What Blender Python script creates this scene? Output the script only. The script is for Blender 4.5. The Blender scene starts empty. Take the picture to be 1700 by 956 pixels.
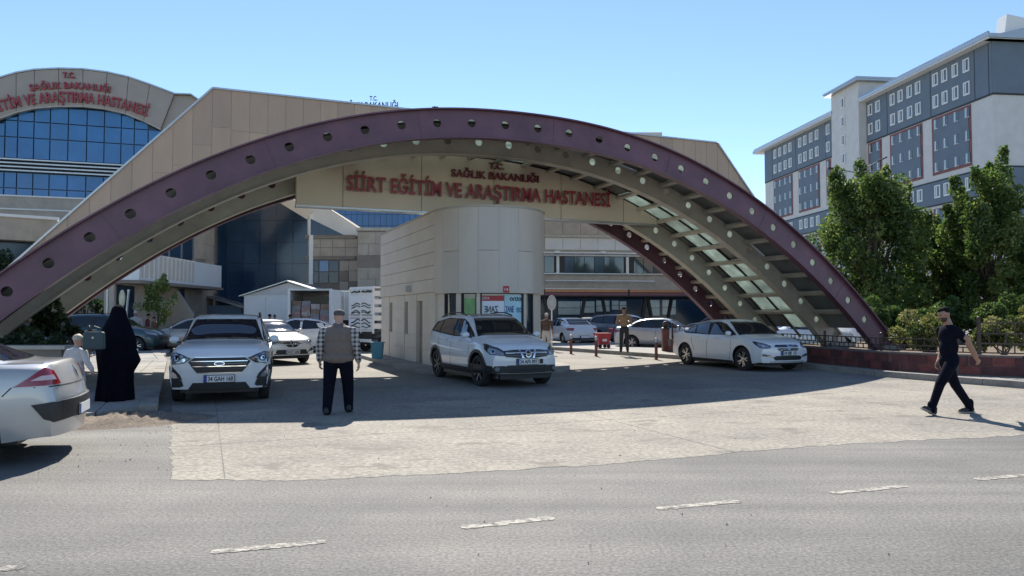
import bpy, bmesh, math, random
import numpy as np
from math import sin, cos, tan, pi, radians, sqrt, atan2
from mathutils import Vector, Matrix, Euler
from mathutils.bvhtree import BVHTree
from mathutils.geometry import delaunay_2d_cdt

random.seed(7)
SC = bpy.context.scene
COL = SC.collection

# ------------------------------------------------------------------ camera
FPX, PITCH, EYE = 1230.0, math.atan(44/1230), 1.6
cam = bpy.data.cameras.new('camera'); cam.sensor_width = 36; cam.lens = 36*FPX/1700
cam.clip_start = .1; cam.clip_end = 3000
camo = bpy.data.objects.new('camera', cam); COL.objects.link(camo)
camo.location = (0, 0, EYE); camo.rotation_euler = (pi/2+PITCH, 0, 0)
SC.camera = camo
# ------------------------------------------------------------------ sky, sun, exposure
SUN_EL, SUN_AZ = radians(45), radians(-5.0)        # azimuth from +Y, towards +X
w = bpy.data.worlds.new('World'); SC.world = w; w.use_nodes = True
nt = w.node_tree; bg = nt.nodes['Background']
sk = nt.nodes.new('ShaderNodeTexSky'); sk.sky_type = 'NISHITA'; sk.sun_disc = False
sk.sun_elevation = SUN_EL; sk.sun_rotation = SUN_AZ
sk.air_density = 1.0; sk.dust_density = .05; sk.ozone_density = 3.0; sk.altitude = 1500
nt.links.new(sk.outputs[0], bg.inputs[0]); bg.inputs[1].default_value = .118
sl = bpy.data.lights.new('sun', 'SUN'); sl.energy = 4.8; sl.angle = radians(.5); sl.color = (1, .95, .87)
so = bpy.data.objects.new('sun', sl); COL.objects.link(so); so.location = (-5, 40, 60)
sd = Vector((sin(SUN_AZ)*cos(SUN_EL), cos(SUN_AZ)*cos(SUN_EL), sin(SUN_EL)))
so.rotation_euler = sd.to_track_quat('Z', 'Y').to_euler()
SC.view_settings.view_transform = 'Standard'; SC.view_settings.look = 'None'
SC.view_settings.exposure = 0.78; SC.view_settings.gamma = 1
SC.cycles.max_bounces = 6; SC.cycles.transparent_max_bounces = 8

# ------------------------------------------------------------------ helpers
def ray(px, py):
    x = (px-850)/FPX; y = -(py-478)/FPX
    return Vector((x, cos(PITCH)-y*sin(PITCH), sin(PITCH)+y*cos(PITCH)))
def at(px, py, Y):
    r = ray(px, py); return r*(Y/r.y)+Vector((0, 0, EYE))
def gp(px, py, z=0.0):
    r = ray(px, py); return r*((z-EYE)/r.z)+Vector((0, 0, EYE))

def mat(name, col, rough=.6, metal=0, var=0.0, scale=6.0, bump=0.0, bscale=None, coat=0, spec=.5, col2=None, detail=5, trans=0, emit=None, stretch=None):
    m = bpy.data.materials.new(name); m.use_nodes = True
    n = m.node_tree.nodes; l = m.node_tree.links; b = n['Principled BSDF']
    b.inputs['Base Color'].default_value = (*col, 1); b.inputs['Roughness'].default_value = rough
    b.inputs['Metallic'].default_value = metal; b.inputs['Specular IOR Level'].default_value = spec
    b.inputs['Coat Weight'].default_value = coat; b.inputs['Coat Roughness'].default_value = .06
    b.inputs['Transmission Weight'].default_value = trans
    tc = n.new('ShaderNodeTexCoord'); src = tc.outputs['Object']
    g = n.new('ShaderNodeNewGeometry'); src = g.outputs['Position']
    if stretch:
        mp = n.new('ShaderNodeMapping'); mp.inputs['Scale'].default_value = stretch
        l.new(src, mp.inputs['Vector']); src = mp.outputs[0]
    if var > 0 or col2:
        t = n.new('ShaderNodeTexNoise'); t.inputs['Scale'].default_value = scale; t.inputs['Detail'].default_value = detail
        t.inputs['Roughness'].default_value = .6
        l.new(src, t.inputs['Vector'])
        r = n.new('ShaderNodeValToRGB'); r.color_ramp.elements[0].position = .3; r.color_ramp.elements[1].position = .7
        c2 = col2 or tuple(min(1, c*(1+var)) for c in col)
        c1 = col if col2 else tuple(c*(1-var) for c in col)
        r.color_ramp.elements[0].color = (*c1, 1); r.color_ramp.elements[1].color = (*c2, 1)
        l.new(t.outputs['Fac'], r.inputs[0]); l.new(r.outputs[0], b.inputs['Base Color'])
    if bump > 0:
        t2 = n.new('ShaderNodeTexNoise'); t2.inputs['Scale'].default_value = bscale or scale*6; t2.inputs['Detail'].default_value = 4
        l.new(src, t2.inputs['Vector'])
        bp = n.new('ShaderNodeBump'); bp.inputs['Strength'].default_value = bump; bp.inputs['Distance'].default_value = .02
        l.new(t2.outputs['Fac'], bp.inputs['Height']); l.new(bp.outputs[0], b.inputs['Normal'])
    if emit:
        b.inputs['Emission Color'].default_value = (*emit[0], 1); b.inputs['Emission Strength'].default_value = emit[1]
    return m

class MB:
    def __init__(s): s.v = []; s.f = []; s.m = []
    def add(s, vs, fs, mi=0):
        o = len(s.v); s.v += [tuple(v) for v in vs]
        for f in fs: s.f.append(tuple(i+o for i in f)); s.m.append(mi)
    def boxM(s, M, mi=0):
        vs = [M @ Vector((x, y, z)) for x in (-.5, .5) for y in (-.5, .5) for z in (-.5, .5)]
        s.add(vs, [(0, 1, 3, 2), (4, 6, 7, 5), (0, 4, 5, 1), (2, 3, 7, 6), (0, 2, 6, 4), (1, 5, 7, 3)], mi)
    def box(s, x0, x1, y0, y1, z0, z1, mi=0):
        s.boxM(Matrix.Translation(((x0+x1)/2, (y0+y1)/2, (z0+z1)/2)) @ Matrix.Diagonal((x1-x0, y1-y0, z1-z0, 1)), mi)
    def beam(s, p, q, w, h, mi=0, up=Vector((0, 0, 1))):
        s.boxM(beamM(p, q, w, h, up), mi)
    def tube(s, pts, r, n=8, mi=0, caps=True):
        pts = [Vector(p) for p in pts]; rs = r if isinstance(r, (list, tuple)) else [r]*len(pts)
        o = len(s.v); N = len(pts); prev = None
        for i, p in enumerate(pts):
            d = (pts[min(i+1, N-1)]-pts[max(i-1, 0)]).normalized()
            a = prev if prev else (Vector((1, 0, 0)) if abs(d.x) < .9 else Vector((0, 1, 0)))
            b = d.cross(a).normalized(); a = b.cross(d).normalized(); prev = a
            for k in range(n):
                t = 2*pi*k/n; s.v.append(tuple(p+(a*cos(t)+b*sin(t))*rs[i]))
        for i in range(N-1):
            for k in range(n):
                k2 = (k+1) % n
                s.f.append((o+i*n+k, o+i*n+k2, o+(i+1)*n+k2, o+(i+1)*n+k)); s.m.append(mi)
        if caps:
            s.f.append(tuple(o+k for k in reversed(range(n)))); s.m.append(mi)
            s.f.append(tuple(o+(N-1)*n+k for k in range(n))); s.m.append(mi)
    def lathe(s, prof, n=24, M=Matrix(), mi=0, a0=0, a1=2*pi):
        o = len(s.v); full = abs(a1-a0-2*pi) < 1e-6; nn = n if full else n+1
        for (r, z) in prof:
            for k in range(nn):
                t = a0+(a1-a0)*k/n; s.v.append(tuple(M @ Vector((r*cos(t), r*sin(t), z))))
        for i in range(len(prof)-1):
            for k in range(n):
                k2 = (k+1) % nn
                s.f.append((o+i*nn+k, o+i*nn+k2, o+(i+1)*nn+k2, o+(i+1)*nn+k)); s.m.append(mi)
    def prism(s, poly, d0, d1, M=Matrix(), mi=0):      # polygon in local XZ, extruded along Y d0..d1
        n = len(poly); vs = [M @ Vector((x, d0, z)) for x, z in poly]+[M @ Vector((x, d1, z)) for x, z in poly]
        s.add(vs, [tuple(range(n)), tuple(reversed(range(n, 2*n)))]+[(i, i+n, (i+1) % n+n, (i+1) % n) for i in range(n)], mi)
    def slab(s, poly, z0, z1, mi=0):                   # polygon in XY, extruded in Z
        n = len(poly); vs = [(x, y, z0) for x, y in poly]+[(x, y, z1) for x, y in poly]
        s.add(vs, [tuple(reversed(range(n))), tuple(range(n, 2*n))]+[(i, (i+1) % n, (i+1) % n+n, i+n) for i in range(n)], mi)
    def mesh(s, name, mats, smooth=False, angle=35, fix=True):
        me = bpy.data.meshes.new(name); me.from_pydata(s.v, [], s.f)
        for m in (mats if isinstance(mats, (list, tuple)) else [mats]): me.materials.append(m)
        me.polygons.foreach_set('material_index', s.m)
        if fix:
            bm = bmesh.new(); bm.from_mesh(me); bmesh.ops.recalc_face_normals(bm, faces=bm.faces); bm.to_mesh(me); bm.free()
        if smooth:
            me.polygons.foreach_set('use_smooth', [True]*len(me.polygons)); me.set_sharp_from_angle(angle=radians(angle))
        me.update(); return me
    def build(s, name, mats, parent=None, smooth=False, angle=35, M=None, fix=True):
        return link(name, s.mesh(name, mats, smooth, angle, fix), parent, M)

def beamM(p, q, w, h, up=Vector((0, 0, 1))):
    p = Vector(p); q = Vector(q); d = q-p; L = d.length; d.normalize()
    y = up.cross(d)
    if y.length < 1e-5: y = Vector((0, 1, 0)).cross(d)
    y.normalize(); z = d.cross(y)
    R = Matrix((d, y, z)).transposed().to_4x4()
    return Matrix.Translation((p+q)/2) @ R @ Matrix.Diagonal((L, w, h, 1))
def link(name, me, parent=None, M=None):
    o = bpy.data.objects.new(name, me); COL.objects.link(o)
    if parent: o.parent = parent
    if M is not None: o.matrix_basis = M
    return o
def tag(o, label=None, cat=None, group=None, kind=None):
    if label: o['label'] = label
    if cat: o['category'] = cat
    if group: o['group'] = group
    if kind: o['kind'] = kind
    return o
def thing(name, label, cat, loc=(0, 0, 0), rz=0, group=None):
    o = bpy.data.objects.new(name, None); COL.objects.link(o); o.empty_display_size = .2
    o.location = loc; o.rotation_euler = (0, 0, rz); return tag(o, label, cat, group)
_uc = {}
def cube(m):
    if m.name not in _uc:
        b = MB(); b.boxM(Matrix()); _uc[m.name] = b.mesh('piece_'+m.name, m)
    return _uc[m.name]
def pbox(name, parent, m, x0, x1, y0, y1, z0, z1):
    return link(name, cube(m), parent, Matrix.Translation(((x0+x1)/2, (y0+y1)/2, (z0+z1)/2)) @ Matrix.Diagonal((x1-x0, y1-y0, z1-z0, 1)))
def pbeam(name, parent, m, p, q, w, h, up=Vector((0, 0, 1))):
    return link(name, cube(m), parent, beamM(p, q, w, h, up))
def kids(o): return [c for c in o.children]
def copy_tree(o, parent=None):
    c = o.copy(); COL.objects.link(c)
    if parent: c.parent = parent
    for ch in list(o.children): copy_tree(ch, c)
    return c

# text -> mesh
def text_mesh(txt, size, ext=.02, bold=0.0, bevel=0):
    cu = bpy.data.curves.new('txt', 'FONT'); cu.body = txt; cu.size = size; cu.extrude = ext; cu.offset = bold; cu.resolution_u = 3
    ob = bpy.data.objects.new('txt', cu); COL.objects.link(ob)
    dg = bpy.context.evaluated_depsgraph_get(); dg.update()
    me = bpy.data.meshes.new_from_object(ob.evaluated_get(dg))
    bpy.data.objects.remove(ob); bpy.data.curves.remove(cu)
    return me
def mx(me):
    if not len(me.vertices): return 0, 0, 0, 0
    a = np.zeros(len(me.vertices)*3); me.vertices.foreach_get('co', a); a = a.reshape(-1, 3)
    return a[:, 0].min(), a[:, 0].max(), a[:, 1].min(), a[:, 1].max()
TXR = Matrix.Rotation(pi/2, 4, 'X')                 # text plane XY -> XZ, facing -Y
def letters(parent, txt, x0, x1, z, cap, m, y, ext=.03, bold=.0, name='letter', pathf=None, back=None):
    """one object per letter, split out of one text outline; fitted to x0..x1, standing at local y (facing -Y)"""
    ch = mx(text_mesh('H', 1.0))[3]; size = cap/ch
    me = text_mesh(txt, size, ext, bold*cap); full = mx(me); sx = (x1-x0)/(full[1]-full[0])
    n = len(me.vertices); par = list(range(n))
    def find(a):
        while par[a] != a: par[a] = par[par[a]]; a = par[a]
        return a
    co = np.zeros(n*3); me.vertices.foreach_get('co', co); co = co.reshape(-1, 3)
    key = {}
    for k in range(n):                                # outline and side faces share positions, not vertices
        q = tuple(np.round(co[k, :2], 4))
        if q in key: par[find(k)] = find(key[q])
        else: key[q] = k
    for e in me.edges: par[find(e.vertices[0])] = find(e.vertices[1])
    isl = {}
    for k in range(n): isl.setdefault(find(k), []).append(k)
    grp = []                                          # join dots, breves and cedillas to their letter
    for ks in sorted(isl.values(), key=lambda ks: -len(ks)*0-(co[ks, 1].max()-co[ks, 1].min())):
        a, b = co[ks, 0].min(), co[ks, 0].max()
        for g in grp:
            ov = min(b, g[1])-max(a, g[0])
            if ov > .5*min(b-a, g[1]-g[0]) and (co[ks, 1].min() > .9*cap or co[ks, 1].max() < .06*cap): g[2] += ks; break
        else: grp.append([a, b, list(ks)])
    for a, b, ks in grp:
        st = set(ks); idx = {k: i for i, k in enumerate(ks)}; c = (a+b)/2
        vs = [((co[k, 0]-c)*sx, co[k, 1], co[k, 2]) for k in ks]
        fs = [tuple(idx[v] for v in p.vertices) for p in me.polygons if p.vertices[0] in st]
        lm = bpy.data.meshes.new(name); lm.from_pydata(vs, [], fs); lm.materials.append(m)
        if back:                                      # pale returns on the side faces
            lm.materials.append(back)
            for p in lm.polygons:
                if abs(p.normal.z) < .5: p.material_index = 1
        lm.update(); X = x0+(c-full[0])*sx
        link(name, lm, parent, (pathf(X) if pathf else Matrix.Translation((X, y, z))) @ TXR)
def word(parent, txt, cx, z, cap, m, M=Matrix(), ext=.004, bold=.03, wid=None, name='lettering'):
    ref = text_mesh('H', 1.0); ch = mx(ref)[3]; size = cap/ch
    me = text_mesh(txt, size, ext, bold*cap); a = mx(me); me.materials.clear(); me.materials.append(m)
    sx = wid/(a[1]-a[0]) if wid else 1
    return link(name, me, parent, M @ Matrix.Translation((cx, 0, z)) @ TXR @ Matrix.Diagonal((sx, 1, 1, 1)) @ Matrix.Translation((-(a[0]+a[1])/2, 0, 0)))

# ------------------------------------------------------------------ materials
M_ = {}
def ground_mat(name, c1, c2, grain, big, rough=.85, bump=.5, patch=None, streak=0):
    m = bpy.data.materials.new(name); m.use_nodes = True
    n = m.node_tree.nodes; l = m.node_tree.links; b = n['Principled BSDF']; b.inputs['Roughness'].default_value = rough
    b.inputs['Specular IOR Level'].default_value = .35
    g = n.new('ShaderNodeNewGeometry')
    t1 = n.new('ShaderNodeTexNoise'); t1.inputs['Scale'].default_value = grain; t1.inputs['Detail'].default_value = 3; t1.inputs['Roughness'].default_value = .7
    t2 = n.new('ShaderNodeTexNoise'); t2.inputs['Scale'].default_value = big; t2.inputs['Detail'].default_value = 8; t2.inputs['Roughness'].default_value = .65
    l.new(g.outputs['Position'], t1.inputs['Vector']); l.new(g.outputs['Position'], t2.inputs['Vector'])
    r1 = n.new('ShaderNodeValToRGB'); e = r1.color_ramp.elements; e[0].position = .33; e[1].position = .68; e[0].color = (*c1, 1); e[1].color = (*c2, 1)
    l.new(t1.outputs['Fac'], r1.inputs[0])
    r2 = n.new('ShaderNodeValToRGB'); e = r2.color_ramp.elements; e[0].position = .35; e[1].position = .65; e[0].color = (.72, .72, .72, 1); e[1].color = (1.12, 1.1, 1.06, 1)
    l.new(t2.outputs['Fac'], r2.inputs[0])
    mx_ = n.new('ShaderNodeMix'); mx_.data_type = 'RGBA'; mx_.blend_type = 'MULTIPLY'; mx_.inputs[0].default_value = 1
    l.new(r1.outputs[0], mx_.inputs[6]); l.new(r2.outputs[0], mx_.inputs[7]); out = mx_.outputs[2]
    if streak:                                        # tyre polish and oil along the direction of travel
        mp = n.new('ShaderNodeMapping'); mp.inputs['Rotation'].default_value = (0, 0, -.37); mp.inputs['Scale'].default_value = (.05, 1.15, 1)
        ts_ = n.new('ShaderNodeTexNoise'); ts_.inputs['Scale'].default_value = 1.0; ts_.inputs['Detail'].default_value = 5; ts_.inputs['Roughness'].default_value = .6
        l.new(g.outputs['Position'], mp.inputs['Vector']); l.new(mp.outputs[0], ts_.inputs['Vector'])
        rs_ = n.new('ShaderNodeValToRGB'); e = rs_.color_ramp.elements; e[0].position = .36; e[1].position = .62; e[0].color = (1-streak, 1-streak, 1-streak, 1); e[1].color = (1.08, 1.07, 1.05, 1)
        l.new(ts_.outputs['Fac'], rs_.inputs[0]); ms_ = n.new('ShaderNodeMix'); ms_.data_type = 'RGBA'; ms_.blend_type = 'MULTIPLY'; ms_.inputs[0].default_value = 1
        l.new(out, ms_.inputs[6]); l.new(rs_.outputs[0], ms_.inputs[7]); out = ms_.outputs[2]
    if patch:                                         # worn-through / dirt patches with a shape of their own
        t3 = n.new('ShaderNodeTexNoise'); t3.inputs['Scale'].default_value = patch[1]; t3.inputs['Detail'].default_value = 10; t3.inputs['Roughness'].default_value = .72
        mp = n.new('ShaderNodeMapping'); mp.inputs['Scale'].default_value = (1, 1.6, 1); mp.inputs['Rotation'].default_value = (0, 0, .3)
        l.new(g.outputs['Position'], mp.inputs['Vector']); l.new(mp.outputs[0], t3.inputs['Vector'])
        r3 = n.new('ShaderNodeValToRGB'); e = r3.color_ramp.elements; e[0].position = patch[2]; e[1].position = patch[2]+.07; e[0].color = (0, 0, 0, 1); e[1].color = (1, 1, 1, 1)
        l.new(t3.outputs['Fac'], r3.inputs[0])
        m3 = n.new('ShaderNodeMix'); m3.data_type = 'RGBA'; l.new(r3.outputs[0], m3.inputs[0]); l.new(out, m3.inputs[6]); m3.inputs[7].default_value = (*patch[0], 1); out = m3.outputs[2]
    l.new(out, b.inputs['Base Color'])
    bp = n.new('ShaderNodeBump'); bp.inputs['Strength'].default_value = bump; bp.inputs['Distance'].default_value = .012
    l.new(t1.outputs['Fac'], bp.inputs['Height']); l.new(bp.outputs[0], b.inputs['Normal'])
    return m
M_asph = ground_mat('asphalt', (.105, .101, .093), (.265, .255, .235), 38, .35, .8, .7, ((.21, .18, .14), .22, .66), .30)
M_lane = ground_mat('concrete_lane', (.17, .157, .135), (.30, .277, .24), 12, .45, .85, .25, ((.16, .15, .13), .9, .6))
M_conc = ground_mat('concrete_slab', (.185, .168, .14), (.37, .338, .285), 16, .5, .85, .5, ((.17, .152, .125), 1.1, .55))
M_pave = ground_mat('pavement_slab', (.24, .23, .21), (.36, .34, .31), 20, .8, .85, .3)
M_kerb = ground_mat('kerb_stone', (.25, .235, .21), (.36, .34, .31), 25, 1.5, .85, .4)
M_soil = ground_mat('soil', (.10, .075, .05), (.24, .19, .13), 18, 1.0, .95, .8)
M_dirt = ground_mat('loose_dirt', (.13, .10, .075), (.27, .22, .17), 30, 2.0, .95, 1.0)
def line_mat():
    m = ground_mat('worn_road_paint', (.105, .101, .093), (.265, .255, .235), 38, .35, .8, .5, ((.42, .385, .32), 11, .47), .30); return m
M_line = line_mat()
M_purple = mat('plum_paint', (.135, .062, .088), .42, var=.24, scale=1.3, bump=.06, bscale=30, spec=.45)
M_taupe = mat('taupe_steel_paint', (.42, .385, .32), .5, var=.14, scale=2.0, bump=.05)
M_beige = mat('beige_cladding', (.36, .285, .21), .5, var=.10, scale=.9, bump=.03, stretch=(1, 1, .4))
M_beigel = mat('pale_beige_cladding', (.62, .545, .45), .55, var=.06, scale=1.2, bump=.03)
M_stone = mat('limestone_cladding', (.42, .36, .29), .8, var=.13, scale=1.6, bump=.15, bscale=12)
M_stoned = mat('dark_limestone_band', (.24, .20, .165), .8, var=.13, scale=1.6, bump=.15, bscale=12)
M_gable = mat('gable_stone', (.35, .31, .275), .75, var=.08, scale=.8)
M_white = mat('white_render', (.62, .60, .57), .75, var=.07, scale=.7)
M_whitep = mat('white_paint', (.75, .75, .73), .5, var=.04, scale=3)
M_grey = mat('slate_grey_render', (.15, .19, .235), .8, var=.08, scale=.5)
M_greyd = mat('dark_joint', (.03, .035, .04), .7)
M_redbr = mat('red_brown_band', (.22, .09, .09), .75, var=.12, scale=1)
M_pinkw = mat('pinkish_white_render', (.52, .45, .44), .8, var=.06, scale=.7)
M_glassb = mat('blue_mirror_glass', (.028, .145, .34), .14, metal=.0, spec=.6, coat=.15, var=.25, scale=.25)
M_glassd = mat('dark_blue_glass', (.008, .030, .065), .16, spec=.5, coat=.1, var=.3, scale=.3)
M_glassw = mat('window_glass', (.03, .045, .06), .06, spec=.8, coat=.3)
M_pale = mat('pale_window_glass', (.42, .50, .50), .15, spec=.7, var=.15, scale=1.5)
M_steel = mat('galvanised_steel', (.42, .43, .43), .35, metal=.8, var=.1, scale=4)
M_dark = mat('black_iron', (.022, .018, .017), .5, var=.2, scale=8)
M_rail = mat('brown_iron_paint', (.05, .028, .024), .5, var=.25, scale=8)
M_boll = mat('rusty_red_bollard_paint', (.16, .055, .04), .55, var=.2, scale=10)
M_letr = mat('red_letter_acrylic', (.30, .024, .04), .35, var=.12, scale=5)
M_letd = mat('dark_letter_acrylic', (.17, .028, .042), .4, var=.1, scale=5)
M_lets = mat('letter_return_pale', (.45, .40, .36), .5)
M_brick = mat('red_painted_block', (.16, .045, .04), .8, var=.35, scale=3, bump=.3, bscale=25)
M_mort = mat('mortar', (.16, .13, .115), .9, var=.2, scale=10)
M_orange = mat('orange_soffit', (.55, .22, .08), .6, var=.1, scale=2)
M_bin = mat('blue_plastic', (.05, .22, .33), .45, var=.08, scale=6)
M_lamp = mat('lamp_post_grey', (.2, .21, .22), .4, metal=.5)
M_bark = mat('bark', (.10, .075, .055), .9, var=.3, scale=8, bump=.5)
M_blackp = mat('black_plastic', (.018, .018, .019), .5, var=.15, scale=15)
M_rubber = mat('tyre_rubber', (.02, .02, .021), .8, var=.15, scale=15, bump=.1)
M_rim = mat('alloy_rim', (.50, .51, .52), .28, metal=.9)
M_rimd = mat('dark_alloy_rim', (.06, .06, .065), .35, metal=.7)
M_chrome = mat('chrome', (.75, .75, .76), .1, metal=1)
M_cglass = mat('car_window_glass', (.010, .014, .018), .03, spec=.7, coat=.3)
M_lens = mat('headlight_lens', (.30, .31, .32), .08, metal=.5, coat=1)
M_lensd = mat('headlight_bezel', (.03, .03, .035), .12, coat=1)
M_tail = mat('red_tail_lens', (.26, .008, .012), .1, coat=1, var=.1, scale=10)
M_tailw = mat('clear_tail_lens', (.55, .42, .42), .12, coat=1)
M_plate = mat('number_plate_white', (.72, .72, .70), .4)
M_ink = mat('plate_ink', (.015, .015, .015), .5)
M_eub = mat('plate_blue', (.01, .04, .25), .4)
def paint(name, c, metal=0, rough=.32): return mat(name, c, rough, metal=metal, coat=1.0, var=.03, scale=1.5)
M_pw = paint('white_car_paint', (.72, .72, .70)); M_pw2 = paint('soft_white_car_paint', (.66, .67, .67))
M_ps = paint('silver_car_paint', (.46, .455, .44), .35); M_pteal = paint('dark_teal_car_paint', (.018, .055, .065), .3)
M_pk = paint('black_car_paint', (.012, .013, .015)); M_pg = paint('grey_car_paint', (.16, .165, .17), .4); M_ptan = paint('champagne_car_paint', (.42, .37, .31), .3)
M_gap = mat('panel_gap', (.02, .02, .02), .8)

def two_sided(name, col, tr, rough=.3, gloss=.15):
    m = bpy.data.materials.new(name); m.use_nodes = True; n = m.node_tree.nodes; l = m.node_tree.links
    out = n['Material Output']; n.remove(n['Principled BSDF'])
    d = n.new('ShaderNodeBsdfDiffuse'); t = n.new('ShaderNodeBsdfTranslucent'); gl = n.new('ShaderNodeBsdfGlossy'); gl.inputs['Roughness'].default_value = rough
    a = n.new('ShaderNodeMixShader'); b = n.new('ShaderNodeMixShader'); a.inputs[0].default_value = tr; b.inputs[0].default_value = gloss
    g = n.new('ShaderNodeNewGeometry'); tx = n.new('ShaderNodeTexNoise'); tx.inputs['Scale'].default_value = 2.2; tx.inputs['Detail'].default_value = 6
    l.new(g.outputs['Position'], tx.inputs['Vector'])
    r = n.new('ShaderNodeValToRGB'); e = r.color_ramp.elements; e[0].position = .3; e[1].position = .7
    e[0].color = (*[c*.72 for c in col], 1); e[1].color = (*[min(1, c*1.2) for c in col], 1)
    l.new(tx.outputs['Fac'], r.inputs[0])
    for q in (d, t): l.new(r.outputs[0], q.inputs['Color'])
    l.new(d.outputs[0], a.inputs[1]); l.new(t.outputs[0], a.inputs[2]); l.new(a.outputs[0], b.inputs[1]); l.new(gl.outputs[0], b.inputs[2]); l.new(b.outputs[0], out.inputs[0])
    return m
M_poly = two_sided('dusty_polycarbonate', (.60, .68, .63), .5)
M_polyd = two_sided('grey_polycarbonate', (.17, .18, .18), .2)
def leaf(name, c): return two_sided(name, c, .58, .5, .03)
LEAF = [leaf('leaf_dark', (.08, .135, .028)), leaf('leaf_mid', (.12, .18, .04)), leaf('leaf_light', (.26, .30, .08))]
LEAFD = [leaf('shrub_dark', (.03, .055, .02)), leaf('shrub_mid', (.05, .085, .03)), leaf('shrub_light', (.09, .12, .045))]
LEAFY = [leaf('shrub_green', (.07, .11, .025)), leaf('shrub_yellow', (.19, .20, .05)), leaf('shrub_pale', (.26, .25, .10))]
LEAFP = [leaf('pine_dark', (.035, .07, .035)), leaf('pine_mid', (.06, .10, .05)), leaf('pine_light', (.09, .13, .06))]

TH = radians(22.5); U = Vector((cos(TH), sin(TH), 0)); N = Vector((-sin(TH), cos(TH), 0))
# ================================================================== SETTING: ground
def clip(poly, nx, ny, c):                      # keep points with nx*x+ny*y <= c
    out = []
    for i in range(len(poly)):
        p, q = poly[i], poly[(i+1) % len(poly)]
        dp, dq = nx*p[0]+ny*p[1]-c, nx*q[0]+ny*q[1]-c
        if dp <= 0: out.append(p)
        if dp*dq < 0:
            t = dp/(dp-dq); out.append((p[0]+(q[0]-p[0])*t, p[1]+(q[1]-p[1])*t))
    return out
def fill_grid(parent, name, m, poly, ang, aj, bj, gap, z0, z1, jit=0):
    ca, sa = cos(ang), sin(ang)
    for i in range(len(aj)-1):
        for j in range(len(bj)-1):
            q = clip(poly, -ca, -sa, -(aj[i]+gap/2)); q = clip(q, ca, sa, aj[i+1]-gap/2) if len(q) > 2 else []
            q = clip(q, sa, -ca, -(bj[j]+gap/2)) if len(q) > 2 else []
            q = clip(q, -sa, ca, bj[j+1]-gap/2) if len(q) > 2 else []
            if len(q) > 2:
                b = MB(); d = random.uniform(-jit, jit); b.slab(q, z0, z1+d); b.build(name, m, parent)
def frange(a, b, s): return [a+s*i for i in range(int((b-a)/s)+2)]

g = MB(); g.add([(-400, -60, 0), (400, -60, 0), (400, 700, 0), (-400, 700, 0)], [(0, 1, 2, 3)])
tag(g.build('ground', M_asph, fix=False), kind='structure')

ap = tag(bpy.data.objects.new('concrete_apron', None), kind='structure'); COL.objects.link(ap)
front = []
fpx = [(285, 797), (500, 798), (700, 788), (1000, 772), (1250, 748), (1400, 738), (1700, 722), (1900, 708)]
rr = random.Random(3)
for (x0, y0), (x1, y1) in zip(fpx, fpx[1:]):
    for k in range(14):
        t = k/14; p = gp(x0+(x1-x0)*t, y0+(y1-y0)*t+rr.uniform(-1.4, 1.4)); front.append((p.x, p.y))
left = []
for k in range(31):
    t = k/30; p = gp(284+rr.uniform(-5, 6), 797-(797-690)*t); left.append((p.x, p.y))
apron = front+[(13, 13.6), (11.0, 16.1), (10.2, 17.6), (9.4, 19.3), (8.3, 23.0), (5.95, 26.6), (2.1, 33), (-2, 46), (-18, 46), (-11.1, 24.1)]+left[::-1]
fill_grid(ap, 'slab', M_conc, apron, TH, [-40, -5.3, .2, 5.7, 11.2, 40], [0, 9.9, 13.2], .012, -.02, .003)
fill_grid(ap, 'slab', M_lane, apron, TH, [-40, -10.8, -5.3, .2, 5.7, 11.2, 40], [13.2, 18.6, 24, 29.4, 34.8, 60], .014, -.02, .003)

# lane dashes on the street
rd = tag(bpy.data.objects.new('road_marking', None), kind='structure'); COL.objects.link(rd)
for (a, b_, c, d) in [(350, 917, 540, 899), (765, 876, 920, 860), (1090, 845, 1228, 832), (1380, 819, 1503, 807), (1620, 796, 1740, 786), (-60, 950, 42, 941)]:
    p, q = gp(a, b_), gp(c, d); dv = (q-p).normalized(); nv = Vector((-dv.y, dv.x, 0))*.055
    mb = MB(); K = 26
    for k in range(K+1):
        c_ = p+(q-p)*(k/K); e_ = 1 if 0 < k < K else .55
        for s_ in (1, -1): w_ = c_+nv*s_*e_*rr.uniform(.62, 1.15); mb.v.append((w_.x, w_.y, .0035))
    for k in range(K): mb.f.append((2*k, 2*k+1, 2*k+3, 2*k+2)); mb.m.append(0)
    mb.build('lane_dash', M_line, rd, fix=False)
# square white studs across the shaded lane are gaps of light, not paint

def kerb(parent, poly, w=.22, h=.15, stone=.9):
    for p, q in zip(poly, poly[1:]):
        p = Vector((*p, 0)); q = Vector((*q, 0)); L = (q-p).length; n = max(1, round(L/stone)); d = (q-p)/n; e = d.normalized()*.006
        for i in range(n):
            a = p+d*i+e; b = p+d*(i+1)-e; zz = Vector((0, 0, h/2-.01+rr.uniform(-.004, .004)))
            pbeam('kerb_stone', parent, M_kerb, a+zz, b+zz, w, h+.02)
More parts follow.
